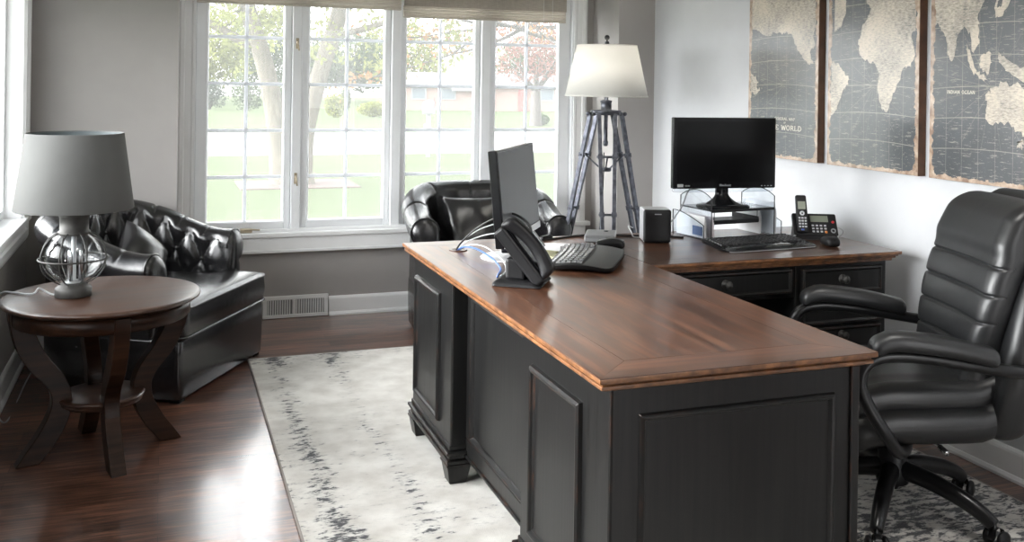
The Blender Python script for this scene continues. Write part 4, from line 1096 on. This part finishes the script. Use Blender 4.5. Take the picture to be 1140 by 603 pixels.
# acrylic organiser
og = thing('desk_organizer', 'clear acrylic riser shelf with black trim under the black monitor', 'organizer', (2.325,3.672,DT), math.radians(6))
OW, OD, OZ = .168, .110, .118
MB().bb(-OW,OW,-OD,OD,OZ,OZ+.006).build('shelf', M['acrylic_dark'] if 'acrylic_dark' in M else M['greyplastic'], og, .001)
m = MB(); m.bb(-OW,OW,-OD-.003,-OD+.001,OZ-.004,OZ+.008); m.build('shelf_edge', M['blackplastic'], og, .001)
for s in (-1,1):
    P = []
    for k in range(13):
        u = k/12; P.append((-OD+2*OD*u, .150+.052*math.sin(PI*(.12+.80*u))**.8))
    poly = [(-OD,0)]+P+[(OD,0)]; n = len(poly); xo = s*OW
    m = MB(); m.add([(xo-.0015,y,z) for y,z in poly]+[(xo+.0015,y,z) for y,z in poly], [list(range(n)),list(range(n,2*n))]+[(k,(k+1)%n,n+(k+1)%n,n+k) for k in range(n)])
    pn = m.build('side_panel', M['acrylic'], og)
    MB().tube([(xo,y,z) for y,z in poly], .0022, 6).build('black_trim', M['blackplastic'], pn)
    # outer pocket
    xo2 = s*(OW+.040)
    Q = [(-OD,0),(-OD,.062)]+[(-OD+2*OD*k/8, .062+.045*math.sin(PI/2*k/8)) for k in range(1,9)]+[(OD,0)]; n = len(Q)
    m = MB(); m.add([(xo2-.001,y,z) for y,z in Q]+[(xo2+.001,y,z) for y,z in Q], [list(range(n)),list(range(n,2*n))]+[(k,(k+1)%n,n+(k+1)%n,n+k) for k in range(n)])
    m.bb(min(xo,xo2),max(xo,xo2),-OD,OD,0,.002); pk = m.build('pocket', M['acrylic'], og)
    MB().tube([(xo2,y,z) for y,z in Q], .002, 6).build('black_trim', M['blackplastic'], pk)
m = MB(); m.bb(-.14,.10,-.09,.09,.060,.063); m.bb(-.14,-.137,-.09,.09,.063,.085); m.bb(.097,.10,-.09,.09,.063,.085); m.bb(-.14,.10,-.092,-.089,.063,.078); m.tube([(-.135,-.085,.063),(-.135,-.085,OZ)],.002,6); m.tube([(.095,-.085,.063),(.095,-.085,OZ)],.002,6); m.build('tray', M['blackplastic'], og, .001)
def sheet(label, loc, rz, d, mat, name='paper_stack', n=3):
    t = thing(name, label, 'paper', loc, rz, None)
    m = MB()
    for k in range(n): m.bb(-d[0]+k*.0035,-d[0]+k*.0035+.0022,-d[1],d[1]-k*.008,0.002,d[2]-k*.012)
    m.build('sheets', mat, t); return t
og_r = math.radians(6); ca, sa = math.cos(og_r), math.sin(og_r)
def op(x, y): return (2.325+x*ca-y*sa, 3.672+x*sa+y*ca, DT+.003)
t = sheet('white envelopes with a blue card in the left organizer pocket', op(-.188,0), og_r, (.008,.10,.095), M['paper'], 'envelope_stack')
MB().bb(-.0115,-.0085,-.085,-.02,.012,.05).build('blue_card', M['bluepaper'], t)
sheet('pinkish papers standing just inside the left organizer panel', op(-.150,-.01), og_r, (.006,.09,.092), M['pinkpaper'], 'paper_stack')
sheet('tall white papers in the right organizer pocket', op(.190,.0), og_r, (.010,.095,.140), M['paper'], 'paper_stack', 4)
t = sheet('white papers standing inside the right organizer panel', op(.135,.02), og_r, (.006,.08,.105), M['paper'], 'paper_stack', 3)
# right monitor
OT = DT+OZ+.007
mo = thing('black_monitor', 'black glossy monitor on the acrylic riser against the pale wall', 'monitor', (2.300,3.668,OT), math.radians(-6))
mw, z0, z1 = .242, .078, .385
MB().bb(-mw,mw,-.018,.012,z0,z1).build('housing', M['glossblack'], mo, .005, 3)
MB().bb(-mw+.016,mw-.016,-.0192,-.0178,z0+.028,z1-.016).build('screen', M['screen_off'], mo)
MB().puff((mw-.004,.012,.010), .0085, 6, lambda x,y,z: (x,y-.002,z+z0-.006-.002*(1-(x/mw)**2))).build('clear_lip', M['acrylic'], mo)
MB().bb(-mw+.020,-mw+.047,-.0192,-.0182,z0+.008,z0+.020).build('sticker', M['keylight'], mo)
text('HDMI', .009, (-mw+.066,-.0190,z0+.010), R4, mo, M['printgrey'])
text('ViewSonic', .013, (0,-.0190,z0+.010), R4, mo, M['printgrey'])
m = MB()
for k in range(4): m.bb(mw-.07+k*.015,mw-.064+k*.015,-.0192,-.0182,z0+.009,z0+.012)
m.build('control_buttons', M['printgrey'], mo)
m = MB(); P = [(.045,.0,.100),(.036,.0,.060),(.032,.0,.030),(.045,-.01,.016),(.075,-.02,.010)]
m.grid(lambda u, v: (lambda t_: ((.030+.055*max(0,t_-.45)**1.6*3)*math.cos(2*PI*u), .012+(.020+.05*max(0,t_-.45)**1.6*3)*math.sin(2*PI*u)-.02*max(0,t_-.5), .105*(1-t_)**1.3+.006))(v), 24, 16, cu=True)
m.build('stand_neck', M['glossblack'], mo)
MB().lathe([(0,0),(.118,0),(.120,.002),(.112,.007),(.05,.012),(0,.012)],48,M=Matrix.Translation((0,0,0))@Matrix.Diagonal((1,.78,1,1))).build('stand_base', M['glossblack'], mo)
# cordless phone
cp = thing('cordless_phone', 'cordless phone standing in its black answering base', 'telephone', (2.635,3.475,DT), math.radians(-24))
B = T(0,0,.055,rx=math.radians(52))
m = MB(); m.bb(-.093,.093,-.052,.056,-.014,.010,B); m.build('base', M['blackplastic'], cp, .008, 3)
m = MB(); m.add([(-.088,-.05,0),(.088,-.05,0),(.088,.06,0),(-.088,.06,0),(-.085,-.035,.018),(.085,-.035,.018),(.085,.045,.085),(-.085,.045,.085)],[(3,2,1,0),(4,5,6,7),(0,1,5,4),(1,2,6,5),(2,3,7,6),(3,0,4,7)]); m.build('wedge', M['blackplastic'], cp, .004)
m = MB(); m.bb(-.094,.094,-.0535,-.0475,-.013,.004,B); m.build('silver_rim', M['silver'], cp, .002)
MB().bb(-.018,.056,.012,.042,.010,.0112,B).build('display', M['lcd'], cp)
for nm, mat, L_ in (('keys', 'keylight', [(c,r) for c in range(4) for r in range(2)]),):
    m = MB()
    for c in range(4):
        for r in range(3): m.bb(-.016+c*.017,-.006+c*.017,-.010-r*.0145,-.002-r*.0145,.010,.0122,B)
    m.build('keys', M[mat], cp, .001)
MB().bb(.036,.046,-.042,-.032,.010,.0128,B).build('answer_key', M['keyorange'], cp, .001)
MB().lathe([(0,.010),(.006,.010),(.006,.013),(0,.013)],16,(.075,.012,0),M=B).build('message_button', M['keyred'], cp)
MB().lathe([(.006,.010),(.011,.010),(.011,.0125),(.006,.0125)],16,(.072,-.030,0),M=B,close=True).build('navigation_ring', M['greyplastic'], cp)
H = T(-.058,-.006,.080,rx=math.radians(68))
m = MB(); m.puff((.024,.082,.011), .009, 8, lambda x,y,z: (x*(1-.04*abs(y)/.08),y+.022,z+.012), M=H); hd = m.build('handset', M['blackplastic'], cp)
MB().bb(-.016,.016,.040,.074,.0228,.0240,H).build('handset_display', M['lcd'], hd)
m = MB()
for c in range(3):
    for r in range(4): m.bb(-.017+c*.0125,-.008+c*.0125,-.002-r*.0125,.005-r*.0125,.0228,.0245,H)
m.build('handset_keys', M['keylight'], hd, .0008)
MB().bb(-.008,.004,-.052,-.046,.0228,.0246,H).build('blue_key', M['keyblue'], hd)
MB().lathe([(.004,.0228),(.010,.0228),(.010,.025),(.004,.025)],20,(0,.022,0),M=H,close=True).build('navigation_ring', M['silver'], hd)
# cables
def cable(label, P, mat, r=.0028, name='cable', cat='cable', group=None):
    return tag(MB().tube(spline(P, 8), r, 8).build(name, mat), label, cat, group)
z = DT+.004
cable('blue cable looping from the desk grommet to the telephone stand', [(1.075,3.585,z-.002),(1.085,3.53,z+.018),(1.10,3.42,z+.026),(1.12,3.30,z+.010),(1.105,3.17,z),(1.065,3.08,z),(1.045,3.03,z+.002)], M['cableblue'], .0032)
cable('white cable beside the blue one at the telephone', [(1.08,3.58,z-.002),(1.10,3.50,z+.030),(1.125,3.40,z+.036),(1.145,3.28,z+.014),(1.125,3.17,z),(1.085,3.08,z),(1.058,3.035,z+.004)], M['cablewhite'], .0023)
cable('white cable arching highest from the grommet to the monitor back', [(1.07,3.59,z-.002),(1.09,3.57,z+.035),(1.13,3.50,z+.085),(1.18,3.44,z+.115),(1.19,3.415,z+.11)], M['cablewhite'], .0024)
cable('white cable arching lower from the grommet to the monitor back', [(1.078,3.595,z-.002),(1.105,3.585,z+.025),(1.145,3.51,z+.060),(1.185,3.445,z+.078),(1.20,3.43,z+.07)], M['cablewhite'], .0023)
cable('black cable rising steeply from the grommet to the monitor back', [(1.066,3.58,z-.002),(1.08,3.56,z+.03),(1.115,3.49,z+.09),(1.165,3.43,z+.135),(1.185,3.41,z+.13)], M['cableblack'], .0036)
cable('thick black cable arching over the telephone top from the monitor', [(1.165,3.36,DT+.175),(1.175,3.22,DT+.182),(1.18,3.12,DT+.170),(1.17,3.05,DT+.150),(1.15,3.0,DT+.120)], M['cableblack'], .0045)
cable('black cable running along the back of the desk behind the keyboard', [(1.34,3.63,z),(1.45,3.70,z),(1.56,3.74,z),(1.66,3.775,z),(1.78,3.78,z),(1.88,3.72,z),(2.00,3.70,z),(2.08,3.62,z)], M['cableblack'], .004)
t = tag(MB().puff((.034,.011,.009), .008, 4, M=T(1.50,3.735,DT+.0095,rz=.5)).build('cable_adapter', M['blackplastic']), 'small black inline adapter lying on the back cable', 'adapter')
cable('thin grey rod of a cable leaning up behind the speaker to the monitor', [(1.985,3.66,z),(2.03,3.65,DT+.06),(2.09,3.66,DT+.125),(2.14,3.70,DT+.18),(2.18,3.72,DT+.215)], M['greyplastic'], .0030)
cable('white phone line curving behind the cordless phone', [(2.70,3.46,DT+.03),(2.735,3.45,DT+.045),(2.755,3.44,DT+.03),(2.748,3.47,z),(2.72,3.56,z),(2.68,3.70,z)], M['cablewhite'], .0025)
cable('white cable curling at the left of the box speaker', [(1.90,3.66,z),(1.85,3.63,z+.01),(1.835,3.62,z+.03),(1.84,3.66,z+.05),(1.87,3.68,z+.04)], M['cablewhite'], .0025)

# ------------------------------------------------------------------ outdoors
GZ = -.42
def gnd(name, x0, x1, y0, y1, z, mat, label, cat, kind='structure'):
    return tag(MB().bb(x0,x1,y0,y1,z-.05,z).build(name, mat), label, cat, kind=kind)
gnd('ground_lawn', -60, 90, BY+.2, 110, GZ, M['lawn'], 'pale green lawn stretching out beyond the window', 'lawn')
gnd('ground_lawn_side', -60, LX-.2, -30, BY+.2, GZ-.005, M['lawn'], 'lawn outside the window at the left edge', 'lawn')
gnd('road', -60, 90, 24.0, 34.0, GZ+.012, M['asphalt'], 'white sunlit drive crossing the lawn', 'road')
gnd('mulch_bed', 1.2, 3.2, 16.5, 17.9, GZ+.02, M['mulch'], 'mulch bed at the foot of the forked tree', 'mulch')
def leaves(name, mat, parent, pts, size, seed):
    r = np.random.default_rng(seed); n = len(pts)
    P = np.asarray(pts); d = r.normal(size=(n,3)); d /= np.linalg.norm(d,axis=1,keepdims=True); e = np.cross(d, r.normal(size=(n,3))); e /= np.linalg.norm(e,axis=1,keepdims=True)
    s = size*r.uniform(.6,1.3,(n,1))
    V = np.stack([P-d*s, P+e*s*.5, P+d*s, P-e*s*.5], 1).reshape(-1,3)
    me = bpy.data.meshes.new(name); me.from_pydata(V.tolist(), [], np.arange(4*n).reshape(-1,4).tolist()); me.materials.append(mat)
    o = bpy.data.objects.new(name, me); COL.objects.link(o); o.parent = parent; return o
def blob(c, rad, n, r, hollow=.5):
    d = r.normal(size=(n,3)); d /= np.linalg.norm(d,axis=1,keepdims=True)
    return np.array(c)+d*np.array(rad)*(hollow+(1-hollow)*r.uniform(size=(n,1))**.6)
def branch(m, p, d, l, r0, depth, tips, rnd):
    P = [Vector(p)]; q = Vector(d).normalized(); steps = 5
    for k in range(steps):
        q = (q+Vector((rnd.uniform(-.18,.18), rnd.uniform(-.18,.18), rnd.uniform(-.05,.16)))).normalized(); P.append(P[-1]+q*l/steps)
    m.tube(P, [r0*(1-.65*k/steps) for k in range(steps+1)], 6 if r0 < .05 else 10)
    tips += [tuple(x) for x in P[2:]]
    if depth > 0:
        for k in range(rnd.choice((2,3,3))):
            i = rnd.randint(2, steps); a = rnd.uniform(0, 2*PI)
            nd = (q*.6+Vector((math.cos(a), math.sin(a), rnd.uniform(-.35,.5)))).normalized()
            branch(m, P[i], nd, l*.62, r0*.42, depth-1, tips, rnd)
# forked maple
rnd = random.Random(11)
tr = thing('forked_tree', 'forked pale trunk tree on the lawn behind the locks post', 'tree', (2.16,17.25,GZ))
m = MB(); tips = []
def trunk(P, R): m.tube(spline(P, 6), list(np.interp(np.linspace(0,1,(len(P)-1)*6+1), np.linspace(0,1,len(R)), R)), 16)
trunk([(-.12,0,-.1),(-.20,0,.25),(-.30,0,1.0),(-.50,.05,2.0),(-.80,.1,3.0),(-1.15,.1,4.3),(-1.5,.2,6.0)], [.36,.22,.175,.155,.14,.12,.09])
trunk([(.10,0,-.1),(.12,-.05,.25),(.18,-.1,1.0),(.42,-.15,2.0),(.72,-.2,3.0),(1.0,-.3,4.3),(1.2,-.3,6.0)], [.34,.20,.165,.15,.145,.13,.09])
m.build('trunk', M['bark'], tr)
m = MB()
for p, d, l, r0 in (((-.62,.08,2.35),(-1,.2,.35),2.0,.10),((-.85,.1,3.2),(-.9,-.5,.4),2.6,.08),((-.95,.1,3.6),(.4,-.8,.5),2.2,.07),((-1.2,.1,4.5),(-.8,-.8,.2),3.0,.08),((.60,-.2,2.6),(1,-.5,.25),3.2,.06),((.75,-.2,3.1),(.9,-.7,.15),3.4,.07),((.85,-.25,3.6),(-.3,-.9,.3),2.4,.06),((1.0,-.3,4.2),(1,.1,.2),3.6,.08),((1.1,-.3,4.6),(.6,-1,.0),3.5,.07),((-1.1,.1,4.2),(-1,.5,.1),3.6,.08),((.9,-.2,3.9),(.9,-.9,-.05),3.4,.05)):
    branch(m, p, d, l, r0, 2, tips, rnd)
m.build('branch', M['bark'], tr)
r = np.random.default_rng(3); pts = []
for _ in range(190):
    tips.append((r.uniform(-3.0,3.4), r.uniform(-1.2,1.2), 2.0+2.6*r.uniform()**.8))
for tpt in tips: pts.append(blob(tpt, (.30,.30,.24), 22, r, .1))
leaves('foliage', M['leaf_spring'], tr, np.concatenate(pts), .062, 5)
def tree(name, label, loc, th, tr0, crowns, mat, n, size, seed, bark='bark_dark', lean=0, group=None):
    r = np.random.default_rng(seed); rnd = random.Random(seed)
    t = thing(name, label, 'tree', loc, 0, group)
    m = MB(); m.tube(spline([(0,0,-.1),(lean*.2,0,.2),(lean*.5,0,th*.5),(lean,0,th)],4), [tr0*1.25]+[tr0*(1-.04*k) for k in range(12)], 12)
    tp = []
    for k in range(6):
        a = k*1.1; branch(m, (lean,0,th*.95), (math.cos(a),math.sin(a),.8), crowns[0][1][0]*1.0, tr0*.4, 1, tp, rnd)
    m.build('trunk', M[bark], t)
    leaves('crown', M[mat], t, np.concatenate([blob(c, rad, int(n*w), r) for c, rad, w in crowns]), size, seed+1)
    return t
tree('copper_tree', 'copper leaved tree seen through the rightmost casement', (15.1,39.0,GZ), 1.6, .30, [((-.6,-.4,2.7),(1.5,1.4,.9),.3),((1.2,0,3.0),(1.7,1.4,1.1),.35),((-.1,0,4.4),(2.5,2.2,1.4),.9)], 'leaf_red', 2600, .085, 21)
# orange foliage spray hanging in front of the third casement
t = thing('orange_tree', 'nearer orange leaved branches at the top of the third and fourth casements', 'tree', (5.4,15.2,GZ))
m = MB(); tp = []; rnd2 = random.Random(5)
m.tube(spline([(2.2,2,-.1),(2.15,2,2),(2.0,1.9,5.0)],5), [.22]*11, 10)
for p, d, l in (((2.1,1.95,2.7),(-1,-.6,-.22),3.0),((2.05,1.9,3.0),(-1,-.75,-.28),3.3),((2.05,1.9,3.3),(-1,-.45,-.32),3.0),((2.1,1.9,2.9),(-.9,-1,-.25),2.6),((2.05,1.9,3.4),(-1,-.3,-.3),2.6)): branch(m, p, d, l, .05, 2, tp, rnd2)
m.build('branch', M['bark_dark'], t)
r = np.random.default_rng(9); leaves('foliage', M['leaf_orange'], t, np.concatenate([blob(q, (.24,.24,.22), 7, r, .1) for q in tp]), .058, 10)
# shrubs and hedges on the far side of the road
def shrub(label, loc, rad, mat, n, size, seed, name='shrub', group=None):
    r = np.random.default_rng(seed); t = thing(name, label, 'shrub', loc, 0, group)
    m = MB()
    for k in range(5): m.tube([(0,0,-.05),(rad[0]*.4*math.cos(k*1.3),rad[1]*.4*math.sin(k*1.3),rad[2]*1.0)], .04, 5)
    m.build('stem', M['bark_dark'], t)
    leaves('foliage', M[mat], t, np.concatenate([blob((r.uniform(-.4,.4)*rad[0], r.uniform(-.4,.4)*rad[1], rad[2]*(.75+r.uniform(-.1,.3))), tuple(q*.68 for q in rad), n//4, r, .45) for _ in range(4)]), size, seed); return t
for i, (x, y, rx, rz, mat, lab) in enumerate([
   (2.6,61.0,1.05,1.05,'leaf_blue','grey-green shrub at far left beyond the drive'),
   (4.6,58.6,.95,1.3,'leaf_green','tall dark shrub beyond the drive left of the left trunk'),
   (6.5,56.2,.85,1.15,'leaf_green','dark shrub beyond the drive behind the left trunk'),
   (7.95,48.1,.55,.72,'leaf_lime','yellow-green bush beyond the drive right of the right trunk'),
   (10.2,49.5,.95,.50,'leaf_lime','low pale green hedge beyond the drive in the second casement'),
   (9.3,52.5,.32,1.0,'leaf_green','slim dark shrub beside the yellow-green bush')]):
    shrub(lab, (x,y,GZ), (rx,min(rx,.8),rz), mat, 1500, .085, 40+i)
shrub('small round green bush on the lawn near the copper tree', (15.75,40.0,GZ), (.42,.4,.30), 'leaf_green', 700, .09, 61)
for i, (x, y, h, rad, mat, lab) in enumerate([
   (2.2,74,5.6,(3.6,3,3.0),'leaf_spring','tall hazy spring tree far behind the leftmost shrubs'),
   (8.6,86,6.0,(3.6,3,3.2),'leaf_green','tall hazy green tree far behind the forked trunk'),
   (15.0,84,4.8,(3.4,3,2.6),'leaf_green','mid green tree far behind the second casement'),
   (20.4,88,5.6,(4.2,3,3.0),'leaf_spring','pale spring tree far behind the mailbox'),
   (33,84,5.0,(4.0,3,2.8),'leaf_green','green tree far behind the brick house'),
   (-9,78,5.0,(4.0,3,3.2),'leaf_green','green tree far off beyond the left end of the window')]):
    tree('distant_tree', lab, (x,y,GZ), h*.5, .22, [((0,0,h*.8),rad,.5),((rad[0]*.4,0,h*.55),tuple(q*.7 for q in rad),.25),((-rad[0]*.5,0,h*.6),tuple(q*.65 for q in rad),.25)], mat, 5200, .20, 80+i, group='trees beyond the drive')
# mailbox
mb = thing('mailbox', 'white post mounted mailbox by the drive in the third casement', 'mailbox', (6.1,23.0,GZ), math.radians(-20))
MB().bb(-.05,.05,-.05,.05,-.05,1.05).build('post', M['post'], mb, .01)
m = MB(); P = [(-.14,0),(.14,0),(.14,.20)]+[(.14*math.cos(a), .20+.14*math.sin(a)) for a in np.linspace(0,PI,10)[1:]]
m.prism(P, -.26, .22, T(0,0,1.05,rx=PI/2)); m.build('box', M['siding'], mb, .01)
MB().bb(-.11,.11,-.235,-.222,1.08,1.30).build('door', M['post'], mb, .01)
m = MB(); m.bb(-.12,-.0,.0,.36,.55,.80); m.build('newspaper_tube', M['post'], mb, .02)
m = MB(); m.bb(.14,.155,-.05,0,1.2,1.45); m.build('flag', M['keyred'], mb)
# house
hs_ = thing('brick_house', 'pinkish brick house far across the road with a white gable', 'house', (20.6,60,GZ), math.radians(-12))
MB().bb(-6.0,6.5,0,8,0,1.6).build('wall', M['brick'], hs_)
m = MB(); m.add([(-6.5,-.5,1.55),(7,-.5,1.55),(7,8.5,1.55),(-6.5,8.5,1.55),(-6.5,4,2.5),(7,4,2.5)],[(0,1,5,4),(2,3,4,5),(0,4,3),(1,2,5),(0,3,2,1)]); m.build('roof', M['roofing'], hs_)
m = MB(); m.prism([(-1.2,0),(1.2,0),(1.2,2.1),(0,2.7),(-1.2,2.1)], 0, 4, T(-1.9,-.3,1.3,rx=PI/2)@T(0,0,-3.7)); m.build('gable', M['siding'], hs_)
MB().bb(-2.3,-1.5,-.34,-.28,1.9,2.8).build('gable_window', M['darkglass'], hs_)
for x in (-5.2,-3.3,3.2,5.2):
    wn = MB().bb(x-.5,x+.5,-.06,0,.7,1.55).build('window', M['siding'], hs_); MB().bb(x-.4,x+.4,-.08,-.06,.78,1.47).build('pane', M['darkglass'], wn)
MB().bb(1.3,1.9,-.06,0,0,1.4).build('front_door', plain('faded_red_door', (.26,.08,.075), .6), hs_)

# ------------------------------------------------------------------ light, camera
w = bpy.data.worlds.new('overcast_sky'); S.world = w; w.use_nodes = True; nt = w.node_tree
bg = nt.nodes['Background']; tc = nt.nodes.new('ShaderNodeTexCoord'); sx = nt.nodes.new('ShaderNodeSeparateXYZ'); rp = nt.nodes.new('ShaderNodeValToRGB')
nt.links.new(tc.outputs['Generated'], sx.inputs[0]); nt.links.new(sx.outputs[2], rp.inputs[0])
e = rp.color_ramp.elements; e[0].position = .0; e[0].color = (.30,.30,.30,1); e[1].position = .10; e[1].color = (.42,.42,.42,1)
for ps, cl in ((.20,(1,1,1,1)),(.45,(.9,.9,.92,1)),(.65,(.22,.23,.24,1)),(1.0,(.15,.16,.18,1))):
    x = e.new(ps); x.color = cl
dp = nt.nodes.new('ShaderNodeVectorMath'); dp.operation = 'DOT_PRODUCT'; nt.links.new(tc.outputs['Generated'], dp.inputs[0]); dp.inputs[1].default_value = tuple(Vector((-1,.15,.22)).normalized())
mr = nt.nodes.new('ShaderNodeMapRange'); mr.interpolation_type = 'SMOOTHSTEP'; nt.links.new(dp.outputs['Value'], mr.inputs[0]); mr.inputs[1].default_value = .70; mr.inputs[2].default_value = 1.0; mr.inputs[3].default_value = 0; mr.inputs[4].default_value = 3.0
mx = nt.nodes.new('ShaderNodeMix'); mx.data_type = 'RGBA'; mx.blend_type = 'ADD'; mx.inputs[0].default_value = 1; nt.links.new(rp.outputs[0], mx.inputs[6]); nt.links.new(mr.outputs[0], mx.inputs[7]); nt.links.new(mx.outputs[2], bg.inputs[0])
bg.inputs[1].default_value = 7.0

M3 = None
f, yaw, roll, cy, HE = 1080.0, .344367, .0145, 92.87, 1.40
c, s = math.cos(yaw), math.sin(yaw); rr_ = Vector((c,-s,0)); ff = Vector((s,c,0)); dd = Vector((0,0,-1))
cr, sr = math.cos(roll), math.sin(roll); r3 = cr*rr_-sr*dd; d3 = cr*dd+sr*rr_
cam = bpy.data.cameras.new('camera'); co = bpy.data.objects.new('camera', cam); COL.objects.link(co)
u = -d3; b = -ff
co.matrix_world = Matrix(((r3.x,u.x,b.x,0),(r3.y,u.y,b.y,0),(r3.z,u.z,b.z,HE),(0,0,0,1)))
cam.sensor_width = 36; cam.lens = 36*f/1140; cam.shift_y = -(301.5-cy)/1140; cam.shift_x = 0
cam.clip_start = .05; cam.clip_end = 500
S.camera = co
S.view_settings.view_transform = 'Standard'; S.view_settings.look = 'None'; S.view_settings.gamma = 1; S.view_settings.use_curve_mapping = False
S.view_settings.exposure = 0.52
S.cycles.use_denoising = True
S.cycles.max_bounces = 10; S.cycles.diffuse_bounces = 5; S.cycles.glossy_bounces = 4; S.cycles.transparent_max_bounces = 16
S.cycles.sample_clamp_indirect = 6
